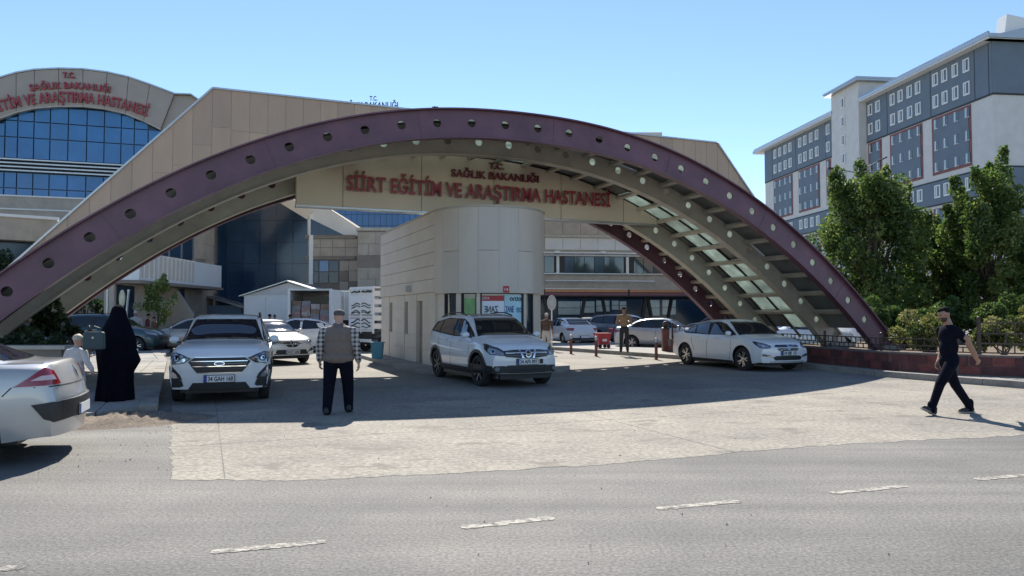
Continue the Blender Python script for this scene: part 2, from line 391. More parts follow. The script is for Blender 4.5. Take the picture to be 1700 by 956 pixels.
# left pavement
lp = tag(bpy.data.objects.new('pavement', None), kind='structure'); COL.objects.link(lp)
lpoly = [(-5.95, 11.9), (-6.35, 11.05), (-7.6, 10.2), (-9.5, 9.6), (-40, -3), (-44, 8), (-26, 40), (-18, 40), (-11.45, 24.1)]
fill_grid(lp, 'paving_slab', M_pave, clip(clip(lpoly, 0, 1, 24), -1, 0, 16), TH, frange(-12, 6, 1.5), frange(8, 26, 1.5), .016, -.05, .135, .004)
fill_grid(lp, 'paving_slab', M_pave, clip(lpoly, 0, -1, -24.02), TH, [-60, 60], [-60, 60], 0, -.05, .135)
fill_grid(lp, 'paving_slab', M_pave, clip(clip(lpoly, 0, 1, 24), 1, 0, -16.02), TH, [-60, 60], [-60, 60], 0, -.05, .135)
kerb(lp, [(-5.83, 11.93), (-11.33, 24.1), (-15.5, 32)], .26, .15, 1.1)
# right pavement
rp = tag(bpy.data.objects.new('pavement', None), kind='structure'); COL.objects.link(rp)
KR = [(1.0, 35), (2.2, 33), (6.05, 26.6), (8.45, 23.0), (9.5, 19.3), (10.3, 17.6), (11.15, 16.1), (12.4, 15.2), (14.5, 15.3), (30, 21.8)]
rpoly = KR+[(34, 26), (20, 40), (3.2, 40)]
b = MB(); b.slab(rpoly[::-1], -.05, .13); b.build('paving_sheet', M_pave, rp)
def inset(poly, d):
    out = []
    for i, p in enumerate(poly):
        a = Vector(poly[max(i-1, 0)]); c = Vector(poly[min(i+1, len(poly)-1)]); t = (c-a).normalized(); out.append((p[0]-t.y*d, p[1]+t.x*d))
    return out
kerb(rp, inset(KR, .0), .24, .15, 1.0)
# loose dirt by the broken kerb corner
dm = MB(); o = gp(172, 702)
nx_, ny_ = 40, 20
for j in range(ny_+1):
    for i in range(nx_+1):
        x = -1.3+2.6*i/nx_; y = -.75+1.5*j/ny_
        e = max(0, 1-(x/1.3)**2-(y/.75)**2)
        dm.v.append((o.x+x*cos(.5)-y*sin(.5)+.25, o.y+x*sin(.5)+y*cos(.5)+.15, e**.7*(.07+.09*rr.random()*e)-.006))
for j in range(ny_):
    for i in range(nx_):
        k = j*(nx_+1)+i; dm.f.append((k, k+1, k+nx_+2, k+nx_+1)); dm.m.append(0)
tag(dm.build('loose_dirt', M_dirt, smooth=True, angle=60, fix=False), 'loose dirt spilled over the broken kerb corner behind the silver sedan', 'dirt', kind='stuff')
st = MB()
for i in range(90):
    p = gp(rr.uniform(60, 300), rr.uniform(690, 790)) if i < 60 else gp(rr.uniform(280, 1500), rr.uniform(700, 950))
    s = rr.uniform(.003, .011); st.boxM(Matrix.Translation((p.x, p.y, s*.3+.006)) @ Euler((rr.random()*3, rr.random()*3, rr.random()*3)).to_matrix().to_4x4() @ Matrix.Diagonal((s, s*1.4, s*.7, 1)))
tag(st.build('gravel', M_kerb), 'scattered grit and small stones lying on the street', 'gravel', kind='stuff')

# ------------------------------------------------------------------ planter wall, bed and railing on the right
WL = [(6.3, 29.6), (7.3, 27.3), (8.75, 24.5), (9.25, 22.6), (9.96, 19.6), (10.9, 18.25), (12.0, 17.45), (14.5, 17.3), (26, 21.9)]
bed = MB(); bed.slab([(x, y) for x, y in inset(WL, .14)]+[(30, 30), (20, 38), (9, 33)], 0, .47)
tag(bed.build('planting_bed', M_soil), kind='structure')
wall = thing('planter_wall', 'low red painted block wall curving along the right pavement under the railing', 'wall', (9.96, 19.6, 0))
def poly_walk(poly, step, off=0):
    """points and tangents every step along a polyline"""
    pts = [Vector((*p, 0)) for p in poly]; out = []; L = off; acc = 0
    for p, q in zip(pts, pts[1:]):
        l = (q-p).length; d = (q-p)/l
        while L <= acc+l: out.append((p+d*(L-acc), d)); L += step
        acc += l
    return out
W0 = Vector((9.96, 19.6, 0))
core = MB()
for p, q in zip(WL, WL[1:]):
    core.beam(Vector((*p, .30))-W0, Vector((*q, .30))-W0, .22, .56)
core.build('mortar_core', M_mort, wall)
blockm = [mat('red_painted_block_%s' % n, c, .8, var=.35, scale=4, bump=.35, bscale=25) for n, c in (('dull', (.13, .045, .04)), ('warm', (.19, .055, .045)), ('dark', (.10, .035, .034)))]
for row in range(2):
    for p, d in poly_walk(WL, .46, .23 if row else 0):
        if p.x > 17: continue
        h0 = .15 if row == 0 else .365
        a = p-W0+Vector((0, 0, h0+.105)); n_ = Vector((-d.y, d.x, 0))
        pbeam('block', wall, rr.choice(blockm), a+d*.008-n_*.0, a+d*.452-n_*.0, .25+rr.uniform(0, .012), .2)
for p, q in zip(WL, WL[1:]):
    P, Q = Vector((*p, .605))-W0, Vector((*q, .605))-W0
    pbeam('coping', wall, M_mort, P, Q, .29, .05)
def railing(name, label, poly, z0, levels, spacing, post_every, topdrop=0, hp=None):
    t = thing(name, label, 'railing', (*poly[0], 0)); o = Vector((*poly[0], 0))
    for p, q in zip(poly, poly[1:]):
        for k, z in enumerate(levels):
            pbeam('rail', t, M_rail, Vector((*p, z))-o, Vector((*q, z))-o, .035 if k == len(levels)-1 else .028, .03)
    bars = MB()
    for k in range(len(levels)-1):
        for p, d in poly_walk(poly, spacing, spacing*(.25+.5*(k % 2))):
            a = p-o; bars.beam(a+Vector((0, 0, levels[k])), a+Vector((0, 0, levels[k+1])), .022, .022, up=Vector((1, 0, 0)))
    tag(bars.build('bar', M_rail, t), kind='stuff')
    for p, d in poly_walk(poly, post_every, .05):
        a = p-o; pbeam('post', t, M_rail, a+Vector((0, 0, z0)), a+Vector((0, 0, levels[-1]+.08)), .06, .06, up=Vector((1, 0, 0)))
        kb = MB(); kb.lathe([(0, .05), (.03, .03), (.04, 0), (.03, -.03), (0, -.05)], 10, Matrix.Translation(a+Vector((0, 0, levels[-1]+.11)))); kb.build('knob', M_rail, t, True)
    return t
railing('iron_railing', 'low dark iron railing with staggered bars on the red wall behind the white sedan', WL[2:6]+[(11.15, 18.05)], .62, [.68, .80, .97], .2, 2.35)
railing('iron_railing', 'taller brown iron railing panel on the red wall right of the man in black', [(11.25, 17.98), (12.0, 17.45), (14.5, 17.3), (20, 19.5)], .62, [.68, .90, 1.14, 1.40], .34, 1.75)
railing('iron_railing', 'short railing with square openings on the wall end beside the red bollard', [(6.35, 29.5), (7.3, 27.3)], .62, [.70, .92, 1.14], .3, 2.2)
gpost = thing('gate_pier', 'round capped brown gate pier at the end of the red wall', 'pier', (6.15, 29.75, 0))
pb = MB(); pb.box(-.13, .13, -.13, .13, .1, 1.0); pb.build('shaft', M_boll, gpost)
pb = MB(); pb.lathe([(.17, 1.0), (.17, 1.06), (.11, 1.09), (.08, 1.12), (.12, 1.18), (.12, 1.25), (.07, 1.32), (0, 1.34)], 16); pb.build('cap', M_rail, gpost, True)

# ================================================================== CANOPY
FT = Vector((12.174, 24.0, 0))
A_, HC, PW, H0 = 12.9, 6.79, 2.21, .89
def prof(t): return H0+(HC-H0)*(1-(abs(t-A_)/A_)**PW)
ts = np.linspace(0, 2*A_, 2001); zs = np.array([prof(t) for t in ts]); ds = np.concatenate([[0], np.cumsum(np.hypot(np.diff(ts), np.diff(zs)))]); LEN = ds[-1]
def arc(s):                                          # local x, z, tangent angle at arclength s from the right foot
    s = min(max(s, 0), LEN); t = float(np.interp(s, ds, ts)); e = .01
    t0, t1 = max(t-e, 0), min(t+e, 2*A_); a = atan2(prof(t1)-prof(t0), -(t1-t0))
    return -t, prof(t), a
def apos(s, b, y):                                   # b above the top line (negative = below)
    x, z, a = arc(s); nx, nz = sin(a), -cos(a)
    if nz < 0: nx, nz = -nx, -nz
    return Vector((x+nx*b, y, z+nz*b))
can = thing('arched_canopy', 'plum and taupe steel arch canopy with round holes spanning the hospital gate', 'canopy', FT, TH)
RIB = [0.0, 2.0, 5.05, 6.9]; RD = [.68, .70, .80, .72]
SP = .93; NB = int((LEN-.6)/SP); S0 = (LEN-NB*SP)/2
M_plumedge = M_purple
def rib(i):
    y0, d, m = RIB[i], RD[i], (M_purple if i in (0, 3) else M_taupe)
    th = .04; mb = MB(); per = 5; hr = .108
    for k in range(NB):
        s0, s1 = S0+k*SP, S0+(k+1)*SP; sc = (s0+s1)/2; bc = -.47*d
        bd = []
        for j in range(per): bd.append((s0+(s1-s0)*j/per, 0.))
        for j in range(per): bd.append((s1, -d*j/per))
        for j in range(per): bd.append((s1-(s1-s0)*j/per, -d))
        for j in range(per): bd.append((s0, -d+d*j/per))
        n = len(bd); o = len(mb.v)
        for y in (y0, y0+th):
            for (s, b_) in bd: mb.v.append(tuple(apos(s, b_, y)))
            for (s, b_) in bd:
                a = atan2(b_-bc, s-sc); mb.v.append(tuple(apos(sc+hr*cos(a), bc+hr*sin(a), y)))
        for q in range(n):
            r = (q+1) % n
            mb.f += [(o+q, o+r, o+n+r, o+n+q), (o+2*n+q, o+3*n+q, o+3*n+r, o+2*n+r), (o+n+q, o+n+r, o+3*n+r, o+3*n+q)]; mb.m += [0, 0, 0]
        for q in list(range(per))+list(range(2*per, 3*per)):
            r = (q+1) % n; mb.f.append((o+q, o+2*n+q, o+2*n+r, o+r)); mb.m.append(0)
    for (sa, sb) in ((0, S0), (S0+NB*SP, LEN)):     # solid ends
        P = [apos(sa, 0, y0), apos(sb, 0, y0), apos(sb, -d, y0), apos(sa, -d, y0)]
        vs = P+[p+Vector((0, th, 0)) for p in P]; mb.add(vs, [(0, 1, 2, 3), (7, 6, 5, 4), (0, 4, 5, 1), (2, 6, 7, 3), (1, 5, 6, 2), (3, 7, 4, 0)])
    r_ = mb.build('rib', m, can, smooth=True, angle=30)
    tag(r_, ['front plum rib with a row of round holes', 'taupe rib behind the front rib', 'taupe rib behind the sign', 'rear plum rib'][i])
    for nm, b0, b1, w_ in (('top_flange', .0, .035, .30), ('bottom_flange', -d-.03, -d, .24 if i in (0, 3) else .28)):
        f = MB(); K = 90
        for k in range(K+1):
            s = LEN*k/K
            for (b_, y) in ((b0, y0+th/2-w_/2), (b1, y0+th/2-w_/2), (b1, y0+th/2+w_/2), (b0, y0+th/2+w_/2)): f.v.append(tuple(apos(s, b_, y)))
        for k in range(K):
            for j in range(4): f.f.append((k*4+j, k*4+(j+1) % 4, k*4+4+(j+1) % 4, k*4+4+j)); f.m.append(0)
        f.f += [(0, 1, 2, 3), (K*4, K*4+3, K*4+2, K*4+1)]; f.m += [0, 0]
        f.build(nm, m, can)
    for s in (0, LEN):
        x, z, a = arc(s); sx = 1 if s == 0 else -1
        fm = MB(); fm.box(x-sx*.0-.55, x+.55, y0-.2, y0+.32, -.2, .62); fm.build('footing', M_pave, can)
        sh_ = MB(); sh_.prism([(x-.36*0-(.0 if sx > 0 else .0)-.40, .6), (x+.40, .6), (x+.30-.25*(sx > 0), 1.0), (x-.30+.25*(sx < 0), 1.0)], y0, y0+th); sh_.build('shoe', m, can)
for i in range(4): rib(i)
for k in range(8):                                    # welded splices across the front rib
    s = S0+SP*(2+k*4)
    if s < LEN-1: pbeam('splice_seam', can, M_purple, apos(s, -.02, -.004), apos(s, -.66, -.004), .014, .012, up=Vector((0, 1, 0)))
bays = [(0, 1, [(.0, .28, M_poly), (.28, .97, M_polyd)]), (1, 2, [(.0, .56, M_poly), (.56, .86, M_poly), (.86, 1.0, M_polyd)]), (2, 3, [(0, .55, M_poly), (.55, 1., M_polyd)])]
for (i, j, cols) in bays:
    ya, yb = RIB[i]+.04, RIB[j]
    for k in range(NB):
        s = S0+(k+.5)*SP
        pbeam('purlin', can, M_taupe, apos(s+.30, -.25, ya), apos(s+.30, -.25, yb), .13, .09, up=apos(s, 0, 0)-apos(s, -1, 0))
        s0, s1 = s+.30-SP+.001, s+.30-.001
        if s0 < .3: continue
        for (c0, c1, m) in cols:
            if m is M_poly and rr.random() < (.35 if 9 < k < 22 else .12): m = M_polyd
            if c1 == .97 and rr.random() < .8: c1 = 1.0
            y0, y1 = ya+(yb-ya)*c0, ya+(yb-ya)*c1
            P, Q = apos(s0, -.12, (y0+y1)/2), apos(s1, -.12, (y0+y1)/2)
            pbeam('roof_pane', can, m, P, Q, y1-y0-.001, .016)
    for (c0, c1, m) in cols[1:]:
        y = ya+(yb-ya)*c0; f = MB(); K = 60
        for k in range(K):
            f.beam(apos(LEN*k/K, -.15, y), apos(LEN*(k+1)/K, -.15, y), .06, .07)
        f.build('glazing_bar', M_dark, can)

# ------------------------------------------------------------------ sign board hanging in the arch
sg = thing('hospital_sign', 'beige sign wall with red lettering under the arch above the guard booth', 'sign', FT, TH)
YS, YB = 4.60, 4.90
def under(x): return prof(-x)-.20 if -2*A_ < x < 0 else 0
seams = [-18.04, -16.7, -14.3, -11.9, -9.5, -7.1, -5.73]
M_sign = mat('sign_beige_panel', (.66, .55, .43), .5, var=.05, scale=.8, bump=.02)
for a, c in zip(seams, seams[1:]):
    xs = [a+(c-a)*k/8 for k in range(9)]
    g_ = .012
    poly = [(xs[0]+g_, 4.79), (xs[-1]-g_, 4.79)]+[(min(max(x, xs[0]+g_), xs[-1]-g_), min(under(x), 9)) for x in xs[::-1]]
    p = MB(); p.prism(poly, YS, YB); p.build('sign_panel', M_sign, sg)
bk = MB(); bk.prism([(-18.0, 4.81), (-5.77, 4.81)]+[(x, under(x)-.05) for x in np.linspace(-5.77, -18.0, 30)], YS+.04, YB+.03); bk.build('backing', M_taupe, sg)
bt = MB(); bt.box(-18.04, -5.73, YS-.02, YB+.04, 4.73, 4.785); bt.build('bottom_trim', M_steel, sg)
letters(sg, 'SİİRT EĞİTİM VE ARAŞTIRMA HASTANESİ', -16.62, -7.70, 5.28, .43, M_letr, YS-.10, .06, .026, back=M_lets)
letters(sg, 'SAĞLIK BAKANLIĞI', -13.36, -10.36, 5.93, .22, M_letd, YS-.08, .035, .03)
letters(sg, 'T.C.', -12.10, -11.58, 6.27, .18, M_letd, YS-.08, .035, .03)
M_bracket = M_lets
spk = MB()
for i in range(46):                                   # pale letter returns read as thin stand-off rails
    pass
for z in (5.38, 5.62): spk.box(-16.6, -7.75, YS-.045, YS-.03, z, z+.018)
spk.build('letter_rail', M_lets, sg)

# ================================================================== GUARD BOOTH
BC = Vector((-.71, 21.8, 0)); bo = thing('guard_booth', 'beige guard booth with a rounded drum front in the middle of the gate', 'booth', BC, TH)
R, WL_ = 1.65, 7.0
def stadium(r, n=28, back=WL_): return [(-r, back), (-r, 0)]+[(-r*cos(pi*k/n), -r*sin(pi*k/n)) for k in range(1, n)]+[(r, 0), (r, back)]
pl = MB(); pl.slab(stadium(R+.75, 28, WL_+.5), -.02, .12); tag(pl.build('traffic_island', M_pave, None), kind='structure').matrix_basis = Matrix.Translation(BC) @ Matrix.Rotation(TH, 4, 'Z')
# lower storey: wall pieces between openings on the left side (x = -R), then the drum with windows
lw = MB()
zt = 2.24
x_, th_ = -R+.06, .2
ops = [(1.35, 2.05, .12, 2.02), (3.1, 3.55, .98, 2.02), (5.25, 5.7, 1.0, 2.02)]      # door, slot, slot along the depth (local y)
edges = [0]+[e for o_ in ops for e in o_[:2]]+[WL_]
for a, c in zip(edges[0::2], edges[1::2]): lw.box(x_, x_+th_, a, c, .1, zt)
for a, c, z0, z1 in ops:
    lw.box(x_, x_+th_, a, c, z1, zt)
    if z0 > .2: lw.box(x_, x_+th_, a, c, .1, z0)
lw.box(R-.26, R-.06, 0, WL_, .1, zt); lw.box(x_+th_, R-.26, WL_-.2, WL_, .1, zt)
lw.build('lower_wall', M_beigel, bo)
for a, c, z0, z1 in ops[1:]:
    pbox('slot_window', bo, M_glassw, x_+.09, x_+.10, a, c, z0, z1); pbox('sill', bo, M_taupe, x_-.03, x_+.2, a-.03, c+.03, z0-.03, z0+.005)
dr = pbox('door', bo, M_stoned, x_+.10, x_+.13, ops[0][0], ops[0][1], .12, ops[0][3]); pbox('door_frame', bo, M_taupe, x_+.08, x_+.14, ops[0][1]-.05, ops[0][1], .12, ops[0][3])
hd = MB(); hd.box(x_+.05, x_+.1, 1.42, 1.46, 1.0, 1.15); hd.build('door_handle', M_steel, bo)
# upper cladding of the side: five boards with joints
for k in range(6):
    z0 = 2.24+k*.386
    pbox('cladding_board', bo, M_beigel, -R, -R+.22, -.02, WL_, z0+.006, z0+.380)
for k in range(5):                                    # low boards beside the openings
    z0 = .12+k*.424
    for a, c in zip(edges[0::2], edges[1::2]): pbox('cladding_board', bo, M_beigel, x_-.018, x_-.001, a+.01, c-.01, z0+.006, z0+.418)
pbox('upper_wall', bo, M_beigel, R-.22, R, 0, WL_, 2.24, 4.55); pbox('upper_wall', bo, M_beigel, -R+.22, R-.22, WL_-.2, WL_, 2.24, 4.55)
rf = MB(); rf.slab(stadium(R-.02, 28, WL_-.02), 4.40, 4.53); rf.slab(stadium(R-.1, 28), 2.26, 2.36); rf.build('roof', M_taupe, bo)
cp = MB()
st_o, st_i = stadium(R+.03), stadium(R-.25)
for k in range(len(st_o)-1):
    vs = [(*st_o[k], 4.55), (*st_o[k+1], 4.55), (*st_i[k+1], 4.55), (*st_i[k], 4.55)]; vs += [(x, y, 4.60) for x, y, z in vs]
    cp.add(vs, [(0, 3, 2, 1), (4, 5, 6, 7), (0, 1, 5, 4), (1, 2, 6, 5), (2, 3, 7, 6), (3, 0, 4, 7)])
cp.build('coping', M_taupe, bo)
def drum_panel(name, m, a0, a1, z0, z1, r0, r1, n=5, gap=.0024, parent=None):
    p = MB(); A0, A1 = a0+gap/r1, a1-gap/r1
    for k in range(n+1):
        a = A0+(A1-A0)*k/n
        for (r, z) in ((r1, z0), (r1, z1), (r0, z1), (r0, z0)): p.v.append((-r*cos(a), -r*sin(a), z))
    for k in range(n):
        for j in range(4): p.f.append((k*4+j, k*4+(j+1) % 4, k*4+4+(j+1) % 4, k*4+4+j)); p.m.append(0)
    p.f += [(0, 3, 2, 1), (n*4, n*4+1, n*4+2, n*4+3)]; p.m += [0, 0]
    return p.build(name, m, parent or bo, smooth=True, angle=30)
na = 9
drtone = [mat('drum_panel_%s' % q, c, .5, var=.05, scale=1.5, bump=.03, stretch=(1, 1, .3)) for q, c in (('warm', (.56, .48, .40)), ('cool', (.54, .48, .41)), ('pale', (.58, .51, .425)))]
for k in range(na):
    a0, a1 = pi*k/na, pi*(k+1)/na
    zj = 3.35
    drum_panel('drum_panel', drtone[k % 3], a0, a1, 2.19, zj if k % 2 else 4.55, R-.12, R)
    if k % 2: drum_panel('drum_panel', drtone[(k+1) % 3], a0, a1, zj+.01, 4.55, R-.12, R)
core = MB(); core.lathe([(R-.13, 2.2), (R-.13, 4.54)], 30, a0=pi, a1=2*pi); core.lathe([(R-.6, 2.21), (R-.02, 2.21)], 30, a0=pi, a1=2*pi); core.build('drum_core', M_taupe, bo)
# drum base: dado, piers and windows
Rb = R-.10
def pa(px_, r=Rb):                                     # angle on the drum where the sight line through px_ meets it
    r_ = ray(px_, 520); d = Vector((r_.x, r_.y)).normalized(); c = Vector((-BC.x, -BC.y)); bq = c.dot(d); disc = bq*bq-(c.length_squared-r*r)
    k = -bq-sqrt(max(disc, 0)); P = Vector((d.x*k, d.y*k))-Vector((BC.x, BC.y)); lx = P.x*cos(TH)+P.y*sin(TH); ly = -P.x*sin(TH)+P.y*cos(TH)
    return atan2(-ly, -lx)
wins = [(737, 757), (765, 791), (797, 870), (874, 886)]
A = [(pa(a), pa(c)) for a, c in wins]
drum_panel('dado', M_beigel, 0, pi, .1, .98, Rb-.15, Rb, 24)
cur = 0
for (a0, a1) in A+[(pi, pi)]:
    if a0-cur > .01: drum_panel('pier', M_beigel, cur, a0, .98, 2.19, Rb-.15, Rb, 6, 0)
    cur = a1
M_leafpost = mat('green_poster', (.22, .42, .16), .5, var=.25, scale=3)
M_postb = mat('blue_white_poster', (.42, .66, .74), .4, var=.12, scale=2)
M_postr = mat('red_poster_strip', (.42, .03, .04), .5)
M_postw = mat('white_poster', (.70, .74, .78), .5)
for k, (a0, a1) in enumerate(A):
    drum_panel('window', M_glassw, a0, a1, .98, 2.17, Rb-.09, Rb-.07, 6, 0)
    drum_panel('window_frame', M_dark, a0, a0+.025, .98, 2.17, Rb-.10, Rb-.02, 1, 0); drum_panel('window_frame', M_dark, a1-.025, a1, .98, 2.17, Rb-.10, Rb-.02, 1, 0)
drum_panel('poster', M_leafpost, A[1][0]+.05, A[1][1]-.04, 1.35, 2.05, Rb-.065, Rb-.06, 5, 0)
a0, a1 = A[2]; am = a0+(a1-a0)*.52
drum_panel('poster', M_postw, a0+.03, am, 1.35, 1.97, Rb-.065, Rb-.06, 5, 0); drum_panel('poster', M_postr, a0+.03, am, 1.975, 2.12, Rb-.065, Rb-.06, 5, 0)
drum_panel('poster', M_postb, am+.01, a1-.03, 1.02, 2.15, Rb-.065, Rb-.06, 5, 0)
def on_drum(a, r): return Matrix.Translation((-r*cos(a), -r*sin(a), 0)) @ Matrix.Rotation(a-pi/2, 4, 'Z')
def dword(txt, a, z, cap, m, wid, mirror=False, r=Rb-.055, name='lettering'):
    Mx = on_drum(a, r)
    if mirror: Mx = Mx @ Matrix.Diagonal((-1, 1, 1, 1))
    return word(bo, txt, 0, z, cap, m, Mx, .003, .02, wid, name)
dword('ZANE', a0+.20, 1.66, .17, M_ink, .38, True); dword('ZANE', am+.11, 1.66, .17, M_eub, .26)
dword('moy', am+.34, 1.66, .2, M_bin, .24); dword('otno', am+.24, 1.98, .14, M_ink, .38, True)
dword('ÇAYA', a0+.10, 2.02, .06, M_plate, .2)
pq = (a0+a1)/2+.02; f = drum_panel('plaque', M_postr, pq-.05, pq+.05, 2.20, 2.38, R, R+.02, 2, 0); dword('14', pq, 2.25, .07, M_plate, .1, r=R+.024)
lb = MB(); lb.box(-R-.14, -R, 2.55, 2.68, 2.32, 2.52); lb.build('wall_lamp', M_steel, bo)
# ================================================================== PORTAL (large beige frame)
PO = Vector((15.32, 55.0, 0)); po = thing('entrance_portal', 'huge beige clad trapezoid entrance frame rising behind the arch', 'portal', PO, TH)
XL, XR, ZT = -34.97, 0.0, 14.39
def outer(x): return ZT if XL <= x <= XR else (ZT+(x-XL)*1.073 if x < XL else ZT-(x-XR)*1.13)
def inner(x):
    xi = XL+1.2; xj = XR-1.2
    return 10.2 if xi <= x <= xj else (10.2+(x-xi)*.985 if x < xi else 10.2-(x-xj)*1.03)
ptone = [mat('portal_panel_%s' % q, c, .45, var=.10, scale=.6, bump=.02, stretch=(1, 1, .35)) for q, c in (('tan', (.43, .305, .215)), ('warm', (.455, .32, .225)), ('dull', (.40, .285, .205)))]
x = XL-13.0
while x < XR+12.4:
    a, c = x+.012, x+.988
    top = [(xx, outer(xx)) for xx in (c, (a+c)/2, a)]
    if a < XL < c: top = [(c, ZT), (XL, ZT), (a, outer(a))]
    lo = [(a, max(.0, inner(a))), (c, max(.0, inner(c)))]
    if min(outer(a), outer(c)) > .3:
        poly = lo+top
        zj = 12.1 if XL < x < XR else (max(inner(x+.5), 0)+outer(x+.5))/2+.3*sin(x*2.1)
        lo_ = clip(poly, 0, 1, zj-.012); hi_ = clip(poly, 0, -1, -(zj+.012))
        for q in (lo_, hi_):
            if len(q) > 2:
                p = MB(); p.prism(q, -.02, .0); p.build('cladding_panel', rr.choice(ptone), po)
    x += 1.0
lo = [(XL-12.9, .0)]+[(xx, max(0, inner(xx))+.03) for xx in (XL-9.1, XL+1.2, XR-1.2, XR+9.0)]+[(XR+12.2, 0)]
bk = MB()
outl = [(XL-13.2, .0), (XL, ZT-.03), (XR, ZT-.03), (XR+12.5, 0)]; inl = [(XR+9.0, 0), (XR-1.2, 10.25), (XL+1.2, 10.25), (XL-9.2, 0)]
for q in ([outl[0], inl[3], inl[2], outl[1]], [outl[1], inl[2], inl[1], outl[2]], [outl[2], inl[1], inl[0], outl[3]]): bk.prism(q, .01, 2.6)
bk.build('frame', M_taupe, po)
for p, q in (((XL-13.2, .05), (XL, ZT+.05)), ((XL, ZT+.05), (XR, ZT+.05)), ((XR, ZT+.05), (XR+12.5, .1))):
    pbeam('coping', po, M_steel, (p[0], 1.25, p[1]), (q[0], 1.25, q[1]), 2.75, .10)

# ================================================================== BACK BLOCK with roof letters, seen under the portal
bb = thing('hospital_back_block', 'rear hospital block with a blue glass curtain wall under the sign', 'building', (-14, 78, 0))
b = MB(); b.box(-22, 30, .3, 14, 0, 21); b.build('wall', M_beigel, bb)
for i in range(44):
    for j in range(9):
        if -6 < -8+i*.62 < 16 and 5 < 5+j*1.2 < 15.5: pbox('glass_pane', bb, M_glassb, -8+i*.62+.03, -8+i*.62+.59, .18, .28, 5+j*1.2+.03, 5+j*1.2+1.17)
b = MB(); b.box(-8, 19.4, .22, .30, 5, 16); b.build('mullion_wall', M_glassd, bb)
rs = thing('roof_sign', 'dark ministry letters standing on the roof behind the beige portal', 'sign', (-14.0, 76, 0))
b = MB(); b.box(-4.2, 1.6, .1, .16, 21.8, 21.9); b.box(-4.2, 1.6, .1, .16, 22.5, 22.56)
for k in range(7): b.box(-4.2+k*.95, -4.12+k*.95, .1, .16, 20.9, 22.9)
b.build('sign_frame', M_dark, rs)
M_rl = mat('blue_grey_letter', (.05, .07, .11), .5)
letters(rs, 'SAĞLIK BAKANLIĞI', -3.7, 2.2, 22.95, .62, M_rl, .0, .04, .03); letters(rs, 'T.C.', -.75, .05, 23.75, .45, M_rl, .0, .04, .03)
b = MB(); b.tube([(6.0, .1, 20.9), (6.0, .1, 23.2)], .05, 6); b.tube([(5.7, .1, 23.1), (6.35, .1, 23.1)], .05, 6); b.build('aerial', M_dark, rs)

# ================================================================== LEFT BUILDING with arched top
LO = Vector((-41.46, 60.0, 0)); LD = radians(18)
lb_ = thing('arched_hospital_block', 'hospital block with arched stone gable and blue curtain wall at far left', 'building', LO, LD)
ld = Vector((cos(LD), sin(LD), 0))
def lp_(px, py, off=0.0):
    r = ray(px, py); nn = Vector((-ld.y, ld.x, 0)); k = ((LO+nn*off).dot(nn))/r.dot(nn); P = r*k; return ((P-LO).dot(ld), P.z+EYE)
top = [lp_(*q) for q in ((-60, 158), (-20, 141), (0, 134), (30, 125), (60, 120), (100, 118), (140, 119), (180, 124), (215, 132), (250, 144), (290, 159))]
bot = [lp_(*q) for q in ((-60, 232), (-20, 210), (0, 199), (30, 188), (60, 181), (100, 178), (140, 178), (175, 182), (210, 190), (240, 202), (268, 216))]
for i in range(len(top)-1):
    q = [bot[i], bot[i+1], top[i+1], top[i]]
    g_ = .02; q = [(q[0][0]+g_, q[0][1]), (q[1][0]-g_, q[1][1]), (q[2][0]-g_, q[2][1]), (q[3][0]+g_, q[3][1])]
    p = MB(); p.prism(q, -.5, -.2); p.build('gable_panel', M_gable, lb_)
    pbeam('coping', lb_, M_steel, (top[i][0], .3, top[i][1]+.08), (top[i+1][0], .3, top[i+1][1]+.08), 1.8, .12)
    pbeam('soffit_trim', lb_, M_taupe, (bot[i][0], -.35, bot[i][1]-.05), (bot[i+1][0], -.35, bot[i+1][1]-.05), .4, .1)
e1, e2, e3 = lp_(290, 159), lp_(318, 160), lp_(335, 172)
p = MB(); p.prism([bot[-1], (e3[0]+4, 9), (e3[0]+4, e3[1]-2.5), e3, e2, e1], -.15, 8); p.build('side_wall', M_gable, lb_)
pbeam('coping', lb_, M_steel, (e1[0], .3, e1[1]+.06), (e2[0], .3, e2[1]+.06), 1.8, .1); pbeam('coping', lb_, M_steel, (e2[0], .3, e2[1]+.06), (e3[0], .3, e3[1]+.06), 1.8, .1)
bx = [(t[0], t[1]) for t in top]
p = MB(); p.prism([(bx[0][0], 3)]+[(bx[-1][0]+3, 3)]+[(a, z-.1) for a, z in bx[::-1]], .05, 9); p.build('core', M_glassd, lb_)
sill0 = lp_(0, 326)[1]; z_a, z_b, z_c = lp_(60, 265)[1], lp_(60, 288)[1], sill0
zr = [sill0+.05, lp_(60, 314)[1], z_b]; zr2 = [z_a, lp_(60, 230)[1], lp_(60, 203)[1], lp_(60, 176)[1]]
xs_ = [lp_(p_, 300)[0] for p_ in (-62, -39, -16, 7, 28, 55, 82, 112, 143, 172, 200, 222, 245, 268)]
def gtop(x):
    for (a, za), (c, zc) in zip(bot, bot[1:]):
        if a <= x <= c: return za+(zc-za)*(x-a)/(c-a)
    return bot[-1][1]-.5*(x-bot[-1][0]) if x > bot[-1][0] else bot[0][1]
for a, c in zip(xs_, xs_[1:]):
    for z0, z1 in list(zip(zr, zr[1:]))+list(zip(zr2, zr2[1:])):
        z1c = min(z1, min(gtop(a), gtop(c))+.15)
        if z1c-z0 < .25: continue
        tl = .0
        link('glass_pane', cube(M_glassb), lb_, Matrix.Translation(((a+c)/2, -.06, (z0+z1c)/2)) @ Euler((rr.uniform(-.006, .006), 0, rr.uniform(-.008, .008))).to_matrix().to_4x4() @ Matrix.Diagonal((c-a-.09, .05, z1c-z0-.09, 1)))
